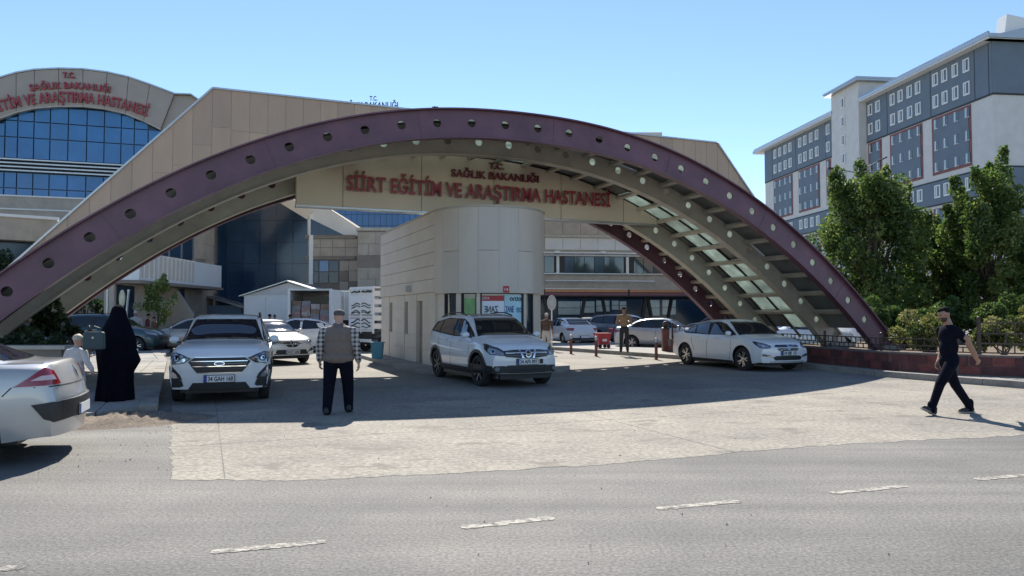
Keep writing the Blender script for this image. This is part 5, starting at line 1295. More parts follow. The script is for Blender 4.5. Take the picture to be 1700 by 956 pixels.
for sg_ in (1, -1):
    P_ = lambda q: [(y*sg_, z) for y, z in q]
    cV.corner('headlight_bezel', M_lensd, [(-.22, .65), (-.24, .72), (-.06, .79), (.20, .84), (.26, .83), (.16, .74), (.04, .66)], sg_, off=.008); cV.corner('headlight', M_lens, [(-.18, .665), (-.19, .71), (-.04, .76), (.12, .79), (.10, .73), (.02, .68)], sg_, off=.013)
    cV.corner('headlight_lamp', M_chrome, ell(-.04, .71, .035, .032), sg_, off=.019); cV.front('air_intake', M_blackp, P_([(.50, .41), (.78, .44), (.82, .51), (.74, .50), (.56, .46)]), .012); cV.front('drl', M_chrome, P_([(.52, .425), (.76, .45), (.78, .465), (.54, .44)]), .018)
cV.front('lower_grille', M_blackp, [(-.44, .33), (.44, .33), (.50, .41), (.40, .45), (-.40, .45), (-.50, .41)], .012); cV.front('bumper_lip', M_chrome, [(-.6, .28), (.6, .28), (.58, .30), (-.58, .30)], .014)
cV.plate(0, .53, '34 BJF 15', w=.50, a=-.0)
cV.mirror(.82, 1.0); cV.handles((-.72, .25), .90)
cV.common([[(-1.58, 1.07), (-1.0, 1.30), (-.35, 1.395), (.1, 1.39), (.4, 1.32), (1.0, 1.0), (-.3, .99), (-1.4, 1.02)], [(-1.4, 1.06), (-1.0, 1.26), (-.92, 1.04)], [(-.87, 1.04), (-.95, 1.28), (-.35, 1.365), (-.25, 1.01)], [(-.17, 1.365), (.1, 1.36), (.38, 1.30), (.88, 1.01), (-.15, 1.005)]], [[(-.21, .98), (-.24, .3)], [(.86, 1.0), (.92, .6), (.82, .3)], [(-1.05, 1.0), (-.98, .75), (-.85, .5)]])

# ---------- white saloon behind the SUV (diamond badge)
MEG = dict(SED); MEG.update(W=1.81, bowf=.23, nose=.05, noseZ=.5, fa=.12, top=[(-2.30, .70), (-2.27, .98), (-2.18, 1.055), (-1.78, 1.07), (-1.0, 1.36), (-.45, 1.44), (0, 1.445), (.4, 1.37), (1.15, 1.02), (1.65, .93), (2.05, .80), (2.20, .66)], belt=[(-2.30, .66), (-2.2, .96), (-1.7, 1.0), (0, .93), (1.05, .91), (1.65, .84), (2.05, .72), (2.2, .60)])
fR = Vector((.66, -.75, 0)); cR = Car('white saloon with a diamond badge and plate 34 DT 6300 behind the compact SUV', Vector((-7.56, 24.3, 0))-fR*1.345, heading(fR.x, fR.y), MEG, M_pw, name='saloon_car')
cR.wind(1.12, .40, 1.045, 1.355, bw=.90)
cR.front('grille', M_blackp, [(-.50, .70), (-.28, .665), (-.12, .56), (.12, .56), (.28, .665), (.50, .70), (.50, .755), (-.50, .755)], .012); cR.front('badge', M_chrome, [(0, .57), (.075, .68), (0, .79), (-.075, .68)], .03); cR.front('badge_field', M_blackp, [(0, .62), (.035, .68), (0, .74), (-.035, .68)], .036)
for sg_ in (1, -1):
    P_ = lambda q: [(y*sg_, z) for y, z in q]
    cR.front('headlight', M_lens, P_([(.50, .68), (.70, .64), (.84, .70), (.84, .80), (.70, .80), (.50, .745)]), .012); cR.front('headlight_lamp', M_lensd, P_([(.56, .70), (.70, .67), (.79, .71), (.78, .77), (.68, .77)]), .018)
    cR.front('drl', M_chrome, P_([(.62, .60), (.80, .63), (.86, .69), (.82, .69), (.78, .65), (.62, .62)]), .016); cR.front('fog_lamp', M_blackp, P_([(.62, .42), (.80, .44), (.82, .54), (.72, .54)]), .012); cR.front('bumper_blade', M_chrome, P_([(.50, .36), (.56, .37), (.72, .53), (.67, .53)]), .016)
cR.front('lower_grille', M_blackp, [(-.58, .33), (.58, .33), (.48, .48), (-.48, .48)], .012); cR.plate(0, .41, '34 DT 6300', w=.5)
cR.mirror(.82, 1.0)
cR.common([[(-1.52, 1.06), (-.9, 1.31), (-.3, 1.385), (.15, 1.37), (.95, .99), (-.4, .985), (-1.3, 1.02)], [(-.95, 1.03), (-.8, 1.30), (-.3, 1.35), (-.25, 1.0)], [(-.19, 1.35), (.15, 1.33), (.82, 1.0), (-.17, .995)]], [[(-.22, .98), (-.25, .3)]])

# ---------- simpler cars further back
def side_car(label, loc, f, spec, pm, name='parked_car', plate_r=None, plate_f=None, lamps='red', group='cars parked in the hospital yard', rim=None):
    c = Car(label, loc, heading(*f), spec, pm, name=name, group=group, rim=rim)
    t, b = spec['top'], spec['belt']; suv = spec.get('suv')
    if suv:
        c.wind(1.05, .38, 1.16, 1.50, bw=.92); c.wind(-2.0, -1.75, 1.12, 1.46, bw=.84, rear=True)
        c.common([[(-1.9, 1.2), (-1.7, 1.42), (-.9, 1.52), (.1, 1.50), (.9, 1.09), (-.2, 1.08), (-1.5, 1.14)], [(-1.75, 1.2), (-1.6, 1.38), (-1.1, 1.46), (-1.05, 1.16)], [(-1.0, 1.16), (-1.02, 1.47), (-.35, 1.51), (-.3, 1.11)], [(-.22, 1.50), (.1, 1.47), (.78, 1.1), (-.22, 1.105)]], [[(-.26, 1.07), (-.28, .36)]])
    else:
        c.wind(1.12, .42, 1.035, 1.36, bw=.90); c.wind(-1.74, -1.0, 1.10, 1.35, bw=.80, rear=True)
        c.common([[(-1.52, 1.07), (-.95, 1.31), (-.3, 1.385), (.15, 1.37), (.95, .99), (-.4, .985), (-1.3, 1.02)], [(-.95, 1.03), (-.8, 1.30), (-.3, 1.35), (-.25, 1.0)], [(-.19, 1.35), (.15, 1.33), (.82, 1.0), (-.17, .995)]], [[(-.22, .98), (-.25, .3)], [(.84, .98), (.9, .6), (.82, .3)]])
    zl = .92 if suv else .84
    [c.rcorner('tail_lamp', M_tail, [(-.28, zl), (-.05, zl+.07), (.24, zl+.06), (.20, zl-.08), (-.05, zl-.07)], q) for q in (1, -1)]
    [c.corner('headlight', M_lens, [(-.24, zl-.18), (-.22, zl-.10), (.0, zl-.04), (.26, zl+.01), (.14, zl-.12)], q) for q in (1, -1)]
    c.front('grille', M_blackp, [(-.4, .56), (.4, .56), (.46, .70), (-.46, .70)], .012); c.front('lower_grille', M_blackp, [(-.6, .32), (.6, .32), (.5, .44), (-.5, .44)], .012)
    c.rear('rear_bumper', M_blackp, [(-.7, .30), (.7, .30), (.66, .40), (-.66, .40)], .012)
    if plate_r is not None: c.plate(pi, plate_r[0], plate_r[1])
    c.mirror(.80, 1.0 if not suv else 1.08); c.handles((-.7, .25), .9 if not suv else .98)
    return c
SEDF = dict(MEG)
SUVF = dict(QQ); SUVF.update(suv=1, spokes=5, dbl=1, r=.345, steer=0)
side_car('white saloon seen side on between the diamond badge car and the truck', (-9.3, 32.0, 0), (-.97, -.24), SEDF, M_pw, 'saloon_car')
side_car('dark teal SUV parked side on behind the woman in black', (-16.6, 30.6, 0), (.985, .10), SUVF, M_pteal, 'suv').rails(-1.6, .1)
side_car('champagne silver saloon mostly hidden behind the white compact SUV', (-13.9, 32.6, 0), (-.97, -.22), SEDF, M_ptan, 'saloon_car')
side_car('silver white saloon parked side on behind the man in the tan shirt', (7.05, 34.4, 0), (.93, -.37), SEDF, M_ps, 'saloon_car', plate_r=(.78, ''))
side_car('white fastback car seen from behind next to the round yard sign', (3.05, 40.3, 0), (-.30, .955), SEDF, M_pw2, 'saloon_car', plate_r=(.45, ''))
side_car('grey people carrier standing between the fastback and the silver white saloon', (6.4, 41.5, 0), (.75, -.66), SUVF, M_pg, 'suv')
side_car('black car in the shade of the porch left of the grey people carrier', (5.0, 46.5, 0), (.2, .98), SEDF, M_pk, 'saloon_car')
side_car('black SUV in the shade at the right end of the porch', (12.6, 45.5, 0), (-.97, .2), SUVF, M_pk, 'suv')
side_car('white car half hidden by the railing under the right end of the arch', (12.0, 30.6, 0), (.93, .36), SEDF, M_pw2, 'saloon_car')
side_car('white car behind the plum arch foot beside the leafy tree', (16.4, 32.5, 0), (.95, .3), SUVF, M_pw2, 'suv')
# ================================================================== YARD: shed, trucks, small street furniture
sh = thing('white_shed', 'white gabled shed in front of the dark glass wall', 'shed', (at(477, 522, 44).x, 44, 0))
hw_, he, ha = 2.65, 2.72, 3.55
b = MB(); b.prism([(-hw_+.05, 0), (hw_-.05, 0), (hw_-.05, he), (0, ha-.06), (-hw_+.05, he)], .04, 6); b.build('wall', M_white, sh)
for i in range(4): pbox('wall_panel', sh, M_whitep, -hw_+.08+i*1.3, -hw_+1.36+i*1.3, 0, .04, .05, he-.05)
for s_ in (-1, 1): pbeam('roof_sheet', sh, M_steel, (s_*(hw_+.15), 3, he-.03), (0, 3, ha+.04), 6.5, .06, up=Vector((0, 0, 1)))
pbox('gable_trim', sh, M_steel, -hw_, hw_, -.02, .04, he-.05, he+.01)

TRK = Vector((at(514, 522, 40).x, 40, 0)); bt_ = thing('box_truck', 'white box truck with its open rear full of parcels', 'truck', TRK, radians(6))
b = MB(); b.box(-1.12, 1.12, .05, 4.6, .85, .95); b.box(-1.12, -1.05, .05, 4.6, .95, 2.95); b.box(1.05, 1.12, .05, 4.6, .95, 2.95); b.box(-1.12, 1.12, .05, 4.6, 2.9, 2.98); b.box(-1.12, 1.12, 4.5, 4.6, .95, 2.95); b.build('cargo_box', M_whitep, bt_)
for x0, x1 in ((-1.16, -1.03), (1.03, 1.18)): pbox('door_post', bt_, M_whitep, x0, x1, -.03, .05, .8, 3.0)
pbox('header', bt_, M_steel, -1.03, 1.03, -.03, .05, 2.9, 3.0); pbox('bumper', bt_, M_dark, -1.1, 1.1, -.02, .1, .45, .6)
dr_ = MB(); dr_.boxM(Matrix.Translation((1.32, .45, 1.9)) @ Matrix.Rotation(radians(72), 4, 'Z') @ Matrix.Diagonal((1.05, .05, 2.1, 1))); dr_.build('open_door', M_whitep, bt_)
b = MB(); b.box(-1, 1, 4.9, 6.6, .5, 2.3); b.build('cab', M_whitep, bt_)
for x in (-.9, .9):
    for y in (1.0, 5.6): b = MB(); b.lathe([(.2, -.12), (.42, -.12), (.45, -.08), (.45, .08), (.42, .12), (.2, .12)], 18, Matrix.Translation((x, y, .45)) @ Matrix.Rotation(pi/2, 4, 'Y')); b.build('wheel', M_rubber, bt_, True)
PARC = [mat('parcel_%s' % n, c, .7, var=.3, scale=7) for n, c in (('brown', (.26, .18, .13)), ('pale', (.42, .37, .34)), ('pink', (.34, .22, .20)), ('grey', (.26, .25, .26)))]
for i in range(4):
    zc = .96
    for j in range(5 if i < 2 else 4):
        h_ = rr.uniform(.24, .34)
        o = link('parcel', cube(PARC[(i*3+j*5) % 4]), None, Matrix.Translation(TRK) @ Matrix.Rotation(radians(6), 4, 'Z') @ Matrix.Translation((-.76+i*.50, .55+rr.uniform(-.06, .06), zc+h_/2)) @ Matrix.Rotation(rr.uniform(-.08, .08), 4, 'Z') @ Matrix.Diagonal((.46, .5, h_-.01, 1)))
        tag(o, '%s parcel, %s of the %s stack in the open box truck' % (('brown', 'pale', 'pinkish', 'grey')[(i*3+j*5) % 4], ('bottom one', 'second one up', 'third one up', 'fourth one up', 'fifth one up')[j], ('leftmost', 'second', 'third', 'rightmost')[i]), 'parcel', 'parcels stacked in the box truck'); zc += h_

cn = thing('white_container', 'pale container cabin between the box truck and the slatted truck', 'container', (at(567, 522, 46).x, 46, 0), radians(-4))
b = MB(); b.box(-.9, 1.6, 0, 3, 1.25, 3.0); b.build('cabin', M_white, cn); b = MB(); b.box(-.95, 1.65, -.05, 3, 3.0, 3.1); b.build('roof', M_steel, cn); b = MB(); b.box(-.8, 1.5, .1, 2.8, .2, 1.25); b.build('undercarriage', M_dark, cn)
for i in range(5): pbox('wall_rib', cn, M_whitep, -.85+i*.5, -.8+i*.5, -.03, 0, 1.3, 2.95)

ct = thing('slatted_truck', 'small white truck with a tall slatted cargo cage seen from behind beside the booth', 'truck', (at(600, 522, 32).x, 32, 0), heading(.66, .75)-pi/2)
w2 = .82; zt_ = 2.74; panels = MB()
for (z0, z1) in ((.95, 1.42), (1.62, 2.14), (2.2, 2.46)): panels.box(-w2, w2, -.02, .02, z0, z1)
panels.build('tail_board', M_whitep, ct)
for x in (-w2, 0, w2): pbox('cage_post', ct, M_whitep, x-.035, x+.035, -.035, .03, .8, zt_)
for z in (.9, 1.5, 2.17, 2.5, 2.70): pbox('cage_rail', ct, M_whitep, -w2, w2, -.03, .028, z-.03, z+.03)
for s_ in (-1, 1):
    for z in (1.1, 1.45, 1.8, 2.15, 2.5): pbox('side_slat', ct, M_whitep, s_*w2-.02, s_*w2+.02, .05, 3.0, z-.11, z+.11)
b = MB(); b.box(-w2-.02, w2+.02, .0, 3.0, 2.72, 2.80); b.build('tarpaulin', M_whitep, ct)
scr = MB()                                            # faded scroll work too worn to read
for (z, am, fr, r_) in ((2.585, .018, 19, .035), (2.04, .05, 9, .022), (1.93, .05, 9, .022), (1.74, .045, 11, .02), (1.68, .03, 11, .02), (1.32, .07, 8, .026), (1.18, .06, 8, .024), (1.06, .03, 14, .02)):
    for s0 in (-.66, .06): scr.tube([(s0+.60*k/12, -.035, z+am*sin(fr*k*.05+s0*3)) for k in range(13)], r_, 5)
scr.build('worn_scrollwork', M_dark, ct)
b = MB(); b.box(-w2, w2, 0, 3, .72, .86); b.build('deck', M_dark, ct); b = MB(); b.box(-.8, .8, 3.15, 4.7, .5, 2.0); b.build('cab', M_whitep, ct); pbox('cab_window', ct, M_cglass, -.81, .81, 3.5, 4.4, 1.35, 1.85)
pbox('bumper', ct, M_whitep, -.7, .7, -.08, 0, .42, .55); b = MB(); b.box(-.62, .62, .05, .12, .3, .72); b.build('mud_guard', M_dark, ct)
for x in (-.66, .66):
    for y in (.75, 3.9): b = MB(); b.lathe([(.15, -.1), (.32, -.1), (.35, -.06), (.35, .06), (.32, .1), (.15, .1)], 18, Matrix.Translation((x, y, .35)) @ Matrix.Rotation(pi/2, 4, 'Y')); b.build('wheel', M_rubber, ct, True)

bn = thing('blue_bin', 'small blue plastic bin against the left wall of the booth', 'bin', (at(627, 522, 24.9).x, 24.9, .12))
b = MB()
for (z, r) in ((0, .155), (.52, .19)): b.v += [(-r, -r, z), (r, -r, z), (r, r, z), (-r, r, z)]
for k in range(4): b.f.append((k, (k+1) % 4, (k+1) % 4+4, k+4)); b.m.append(0)
b.f.append((3, 2, 1, 0)); b.m.append(0); b.build('tub', M_bin, bn); b = MB(); b.box(-.21, .21, -.21, .21, .52, .56); b.build('rim', M_bin, bn); b = MB(); b.box(-.175, .175, -.175, .175, .50, .515); b.build('liner', M_blackp, bn)

bl = None
for k, (px, y) in enumerate(((948, 587.6), (989.7, 591.6), (1089.5, 597.4))):
    p = gp(px, y)
    lab = ['rusty red bollard nearest the booth', 'rusty red bollard between the other two in front of the red scooter', 'rusty red bollard next to the tail of the white saloon'][k]
    if bl is None:
        bl = thing('bollard', lab, 'bollard', p, 0, 'bollards along the yard kerb')
        b = MB(); b.lathe([(.055, 0), (.055, .62)], 12); b.build('post', M_boll, bl, True); b = MB(); b.lathe([(.0555, .62), (.0555, .74), (.045, .77), (0, .78)], 12); b.build('cap', M_steel, bl, True); b = MB(); b.box(-.09, .09, -.09, .09, 0, .015); b.build('base_plate', M_boll, bl); first = bl
    else: c = copy_tree(first); c.location = p; c['label'] = lab
def oval_sign(label, px, Y, ztop, w, h, mface, mp=M_steel):
    s = thing('oval_sign', label, 'sign', (at(px, 522, Y).x, Y, .12)); b = MB(); b.tube([(0, .03, 0), (0, .03, ztop-h*.3)], .03, 8); b.build('pole', mp, s)
    b = MB(); b.prism([(w/2*cos(2*pi*k/20), ztop-h/2+h/2*sin(2*pi*k/20)) for k in range(20)], -.02, .01); b.build('face', mface, s)
    b = MB(); b.prism([(w/2*1.12*cos(2*pi*k/20), ztop-h/2+h/2*1.08*sin(2*pi*k/20)) for k in range(20)], .0105, .02); b.build('frame', mp, s)
    for j, ww in enumerate((.5, .6, .45)):
        b = MB(); b.box(-w*ww/2, w*ww/2, -.026, -.02, ztop-h*.38-j*h*.13, ztop-h*.33-j*h*.13); b.build('worn_print', M_steel, s)
    return s
oval_sign('round topped grey sign on a white pole right of the booth', 916, 33, 2.32, .36, .62, mat('sign_grey', (.40, .41, .42), .5, var=.1, scale=6), M_whitep)
oval_sign('tall cream oval sign on a pole behind the woman in black', 202, 33, 2.55, .26, .74, mat('sign_cream', (.50, .50, .32), .5, var=.1, scale=6))
for px, y0, ln, lab in ((178, 462, 0, 'upright pale pole left of the cream oval sign'), (213, 482, -.18, 'leaning pale pole right of the cream oval sign')):
    p = thing('pole', lab, 'pole', (at(px, 522, 34).x, 34, .1)); b = MB(); b.tube([(ln, 0, 0), (0, 0, EYE+(522-y0)*34/FPX-.1)], .05, 8); b.build('shaft', M_steel, p); b = MB(); b.lathe([(.06, -.04), (.06, .03), (0, .05)], 10, Matrix.Translation((0, 0, EYE+(522-y0)*34/FPX-.1))); b.build('cap', M_steel, p)

def scooter(name, label, loc, rz, body, box=None, group=None):
    t = thing(name, label, 'motorbike', loc, rz); RX = Matrix.Rotation(pi/2, 4, 'X')
    for x in (-.62, .62):
        b = MB(); b.lathe([(.17, -.05), (.25, -.055), (.28, -.02), (.28, .02), (.25, .055), (.17, .05)], 20, Matrix.Translation((x, 0, .28)) @ RX); o = b.build('wheel', M_rubber, t, True); b = MB(); b.lathe([(.17, .02), (0, .03)], 12, Matrix.Translation((x, 0, .28)) @ RX); b.lathe([(.17, -.02), (0, -.03)], 12, Matrix.Translation((x, 0, .28)) @ RX); b.build('rim', M_rimd, o)
    b = MB(); b.tube([(.62, 0, .28), (.50, 0, .62), (.40, 0, .98)], .035, 8); b.build('fork', M_dark, t)
    b = MB(); b.prism([(.30, .30), (.44, .34), (.50, .75), (.42, 1.0), (.36, .98), (.36, .5)], -.19, .19); b.build('leg_shield', body, t)
    b = MB(); b.prism([(-.25, .22), (.36, .22), (.36, .32), (-.2, .34)], -.16, .16); b.build('floor_board', M_blackp, t)
    b = MB(); b.prism([(-.78, .52), (-.2, .28), (-.08, .70), (-.72, .74)], -.15, .15); b.build('tail_body', body, t); b = MB(); b.prism([(-.74, .74), (-.06, .70), (-.04, .78), (-.4, .84), (-.76, .84)], -.14, .14); b.build('seat', M_blackp, t)
    b = MB(); b.tube([(.36, -.33, 1.04), (.40, -.12, 1.0), (.40, .12, 1.0), (.36, .33, 1.04)], .018, 8); b.build('handlebar', M_dark, t)
    b = MB(); b.lathe([(0, -.02), (.07, -.01), (.085, .03), (.05, .06)], 12, Matrix.Translation((.47, 0, .93)) @ Matrix.Rotation(pi/2, 4, 'Y')); b.build('headlamp', M_lens, t, True)
    for sy in (-1, 1):
        b = MB(); b.tube([(.38, sy*.24, 1.03), (.40, sy*.30, 1.24)], .008, 6); b.lathe([(0, -.010), (.042, -.008), (.042, .008), (0, .010)], 12, Matrix.Translation((.40, sy*.31, 1.27)) @ Matrix.Rotation(pi/2, 4, 'Y')); b.build('mirror', M_blackp, t, True)
    if box: b = MB(); b.box(-.86, -.36, -.24, .24, .86, 1.32); o = b.build('delivery_box', box, t); b = MB(); b.box(-.88, -.34, -.25, .25, 1.28, 1.36); b.build('lid', box, o)
    return t
scooter('scooter', 'dark scooter parked on the pavement behind the child in pale clothes', (at(84, 522, 15.4).x, 15.4, .135), radians(-70), M_pk)
rc = thing('wheeled_cart', 'small red wheeled cart behind the middle bollard', 'cart', (at(1000, 522, 32.6).x, 32.6, .13), .3)
RED = mat('red_cart_plastic', (.36, .03, .045), .45, var=.1, scale=8)
b = MB()
for (z, r) in ((.16, .24), (.62, .31)): b.v += [(-r, -r*.8, z), (r, -r*.8, z), (r, r*.8, z), (-r, r*.8, z)]
for k in range(4): b.f.append((k, (k+1) % 4, (k+1) % 4+4, k+4)); b.m.append(0)
b.f.append((3, 2, 1, 0)); b.m.append(0); b.build('tub', RED, rc); b = MB(); b.box(-.34, .34, -.28, .28, .60, .66); b.build('rim', RED, rc)
b = MB(); b.box(-.10, .10, -.245, -.225, .30, .40); b.build('worn_print', M_plate, rc); b = MB(); b.tube([(.30, -.2, .6), (.42, -.2, .85), (.42, .2, .85), (.30, .2, .6)], .018, 8); b.build('handle', RED, rc)
for x in (-.2, .2):
    for y in (-.2, .2): b = MB(); b.lathe([(0, -.03), (.08, -.03), (.08, .03), (0, .03)], 12, Matrix.Translation((x, y, .08)) @ Matrix.Rotation(pi/2, 4, 'X')); b.build('wheel', M_rubber, rc, True)
# ================================================================== PEOPLE
SK = mat('skin', (.30, .165, .115), .5, var=.06, scale=20); SKP = mat('fair_skin', (.40, .25, .19), .5, var=.06, scale=20)
HAIR = mat('black_hair', (.008, .007, .006), .85, spec=.12, var=.3, scale=60, bump=.4, bscale=150)
NAVY = mat('black_navy_cloth', (.006, .007, .014), .95, spec=.1, var=.2, scale=12, bump=.25, bscale=25); BLACKC = mat('black_cloth', (.0045, .0045, .009), .95, spec=.08, var=.2, scale=9, bump=.2, bscale=18)
SHOE = mat('dark_shoe', (.012, .011, .011), .5); SOLE = mat('pale_sole', (.30, .28, .25), .7)
VEST = mat('taupe_vest_cloth', (.150, .120, .105), .85, var=.12, scale=14, bump=.3, bscale=20); CAPM = mat('grey_cap_cloth', (.085, .075, .072), .85, var=.15, scale=20, bump=.2)
OLIVE = mat('tan_shirt_cloth', (.26, .17, .10), .85, var=.1, scale=14); DGREY = mat('dark_trouser_cloth', (.025, .028, .032), .85, var=.15, scale=12)
PALEC = mat('pale_cotton', (.50, .48, .47), .85, var=.06, scale=12, bump=.2, bscale=20); MAROON = mat('maroon_cloth', (.09, .02, .03), .85); BROWNC = mat('brown_cloth', (.10, .065, .05), .85)
def plaid():
    m = bpy.data.materials.new('plaid_shirt'); m.use_nodes = True; n = m.node_tree.nodes; l = m.node_tree.links; b = n['Principled BSDF']; b.inputs['Roughness'].default_value = .85
    tc = n.new('ShaderNodeTexCoord'); sep = n.new('ShaderNodeSeparateXYZ'); l.new(tc.outputs['Object'], sep.inputs[0]); outs = []
    for ax, f in ((1, 44), (2, 44)):
        a = n.new('ShaderNodeMath'); a.operation = 'MULTIPLY'; a.inputs[1].default_value = f*2; l.new(sep.outputs[ax], a.inputs[0]); s = n.new('ShaderNodeMath'); s.operation = 'SINE'; l.new(a.outputs[0], s.inputs[0]); g = n.new('ShaderNodeMath'); g.operation = 'GREATER_THAN'; g.inputs[1].default_value = .1; l.new(s.outputs[0], g.inputs[0]); outs.append(g)
    ad = n.new('ShaderNodeMath'); ad.operation = 'ADD'; l.new(outs[0].outputs[0], ad.inputs[0]); l.new(outs[1].outputs[0], ad.inputs[1]); h = n.new('ShaderNodeMath'); h.operation = 'MULTIPLY'; h.inputs[1].default_value = .5; l.new(ad.outputs[0], h.inputs[0])
    r = n.new('ShaderNodeValToRGB'); r.color_ramp.elements[0].color = (.42, .40, .38, 1); r.color_ramp.elements[1].color = (.018, .018, .025, 1); l.new(h.outputs[0], r.inputs[0]); l.new(r.outputs[0], b.inputs['Base Color']); return m
PLAID = plaid()

class Fig:
    """one continuous body: tapered limbs and ellipsoids fused by a voxel remesh; local +X is forward, +Y left"""
    def __init__(s): s.c = []; s.e = []
    def cone(s, p, q, r0, r1, m): s.c.append((Vector(p), Vector(q), r0, r1, m))
    def ell(s, p, r, m, rot=None): s.e.append((Vector(p), Vector(r), m, rot or Matrix()))
    def chain(s, pts, rs, m):
        for i in range(len(pts)-1): s.cone(pts[i], pts[i+1], rs[i], rs[i+1], m)
    def build(s, name, mats, parent, vox=.013, smooth=4):
        bm = bmesh.new()
        for p, q, r0, r1, m in s.c:
            L = (q-p).length; R = (q-p).normalized().to_track_quat('Z', 'Y').to_matrix().to_4x4()
            n = 12; rings = []
            prof_ = [(r0*sin(a), -r0*cos(a)) for a in np.linspace(.01, pi/2, 5)]+[(r1*sin(a), L-r1*cos(a)) for a in np.linspace(pi/2, pi-.01, 5)]
            for (r, z) in prof_: rings.append([bm.verts.new(Matrix.Translation(p) @ R @ Vector((r*cos(2*pi*k/n), r*sin(2*pi*k/n), z))) for k in range(n)])
            for a, b in zip(rings, rings[1:]):
                for k in range(n): bm.faces.new((a[k], a[(k+1) % n], b[(k+1) % n], b[k]))
            bm.faces.new(rings[0][::-1]); bm.faces.new(rings[-1])
        for p, r, m, rot in s.e:
            bmesh.ops.create_icosphere(bm, subdivisions=3, radius=1, matrix=Matrix.Translation(p) @ rot @ Matrix.Diagonal((*r, 1)))
        me = bpy.data.meshes.new(name); bm.to_mesh(me); bm.free()
        o = bpy.data.objects.new('tmp', me); COL.objects.link(o)
        md = o.modifiers.new('r', 'REMESH'); md.mode = 'VOXEL'; md.voxel_size = vox
        sm = o.modifiers.new('s', 'SMOOTH'); sm.iterations = smooth; sm.factor = .5
        dg = bpy.context.evaluated_depsgraph_get(); dg.update(); out = bpy.data.meshes.new_from_object(o.evaluated_get(dg)); bpy.data.objects.remove(o)
        out.name = name; out.materials.clear()
        for m in mats: out.materials.append(m)
        n = len(out.polygons); C = np.zeros(n*3); out.polygons.foreach_get('center', C); C = C.reshape(-1, 3); D = np.full(n, 1e9); idx = np.zeros(n, int)
        for p, q, r0, r1, m in s.c:
            p_, d = np.array(p), np.array(q-p); t = np.clip(((C-p_) @ d)/(d @ d), 0, 1); dist = np.linalg.norm(C-p_-t[:, None]*d, axis=1)-(r0+(r1-r0)*t); k = dist < D; D[k] = dist[k]; idx[k] = m
        for p, r, m, rot in s.e:
            q = (C-np.array(p)) @ np.array(rot.to_3x3()); dist = (np.linalg.norm(q/np.array(r), axis=1)-1)*min(r); k = dist < D; D[k] = dist[k]; idx[k] = m
        out.polygons.foreach_set('material_index', idx.tolist()); out.polygons.foreach_set('use_smooth', [True]*n); out.update()
        return link(name, out, parent)
def hand(f, w, d, palm_n, m, curl=.5, sc=1.0, side=1):
    """palm and five bent fingers; w wrist, d direction of the hand, palm_n palm normal"""
    d = Vector(d).normalized(); nn = Vector(palm_n); nn = (nn-d*nn.dot(d)).normalized(); t = d.cross(nn)*side; w = Vector(w)
    for k in (-1, 0, 1): f.cone(w+t*k*.018*sc, w+d*.085*sc+t*k*.028*sc, .017*sc, .014*sc, m)
    for k, L in ((-1.5, .062), (-.5, .078), (.5, .074), (1.5, .056)):
        p = w+d*.088*sc+t*k*.019*sc; q = p+(d*cos(curl)+nn*sin(curl))*L*.5*sc; e = q+(d*cos(curl*2.2)+nn*sin(curl*2.2))*L*.5*sc; f.chain([p, q, e], [.0095*sc, .0085*sc, .007*sc], m)
    p = w+d*.03*sc+t*-.032*sc; q = p+(d*.7-t*.6+nn*.3).normalized()*.04*sc; f.chain([p, q, q+(d*.9-t*.1+nn*.4).normalized()*.032*sc], [.012*sc, .010*sc, .008*sc], m)
def head(f, c, fwd, up, m, sc=1.0, beard=None, face=True):
    fw = Vector(fwd).normalized(); u = Vector(up).normalized(); l = u.cross(fw); R = Matrix((fw, l, u)).transposed().to_4x4(); c = Vector(c)
    f.ell(c+u*.02*sc, (.098*sc, .076*sc, .105*sc), m, R); f.ell(c+fw*.03*sc-u*.055*sc, (.062*sc, .056*sc, .062*sc), beard if beard is not None else m, R)
    if face:
        f.cone(c+fw*.09*sc+u*.015*sc, c+fw*.112*sc-u*.022*sc, .009*sc, .014*sc, m)              # nose
        f.ell(c+fw*.078*sc+u*.035*sc, (.022*sc, .055*sc, .012*sc), m, R); f.ell(c+fw*.088*sc-u*.052*sc, (.012*sc, .024*sc, .008*sc), m, R)
        for s_ in (-1, 1): f.ell(c+l*.076*sc*s_-fw*.005*sc, (.018*sc, .010*sc, .030*sc), m, R)
    return R, c, fw, u, l
def eyes(parent, R, c, fw, u, l, sc=1):
    for s_ in (-1, 1):
        b = MB(); b.lathe([(0, -.011*sc), (.008*sc, -.008*sc), (.011*sc, 0), (.008*sc, .008*sc), (0, .011*sc)], 10, Matrix.Translation(c+fw*.085*sc+l*.031*sc*s_+u*.018*sc)); b.build('eye', M_blackp, parent, True)
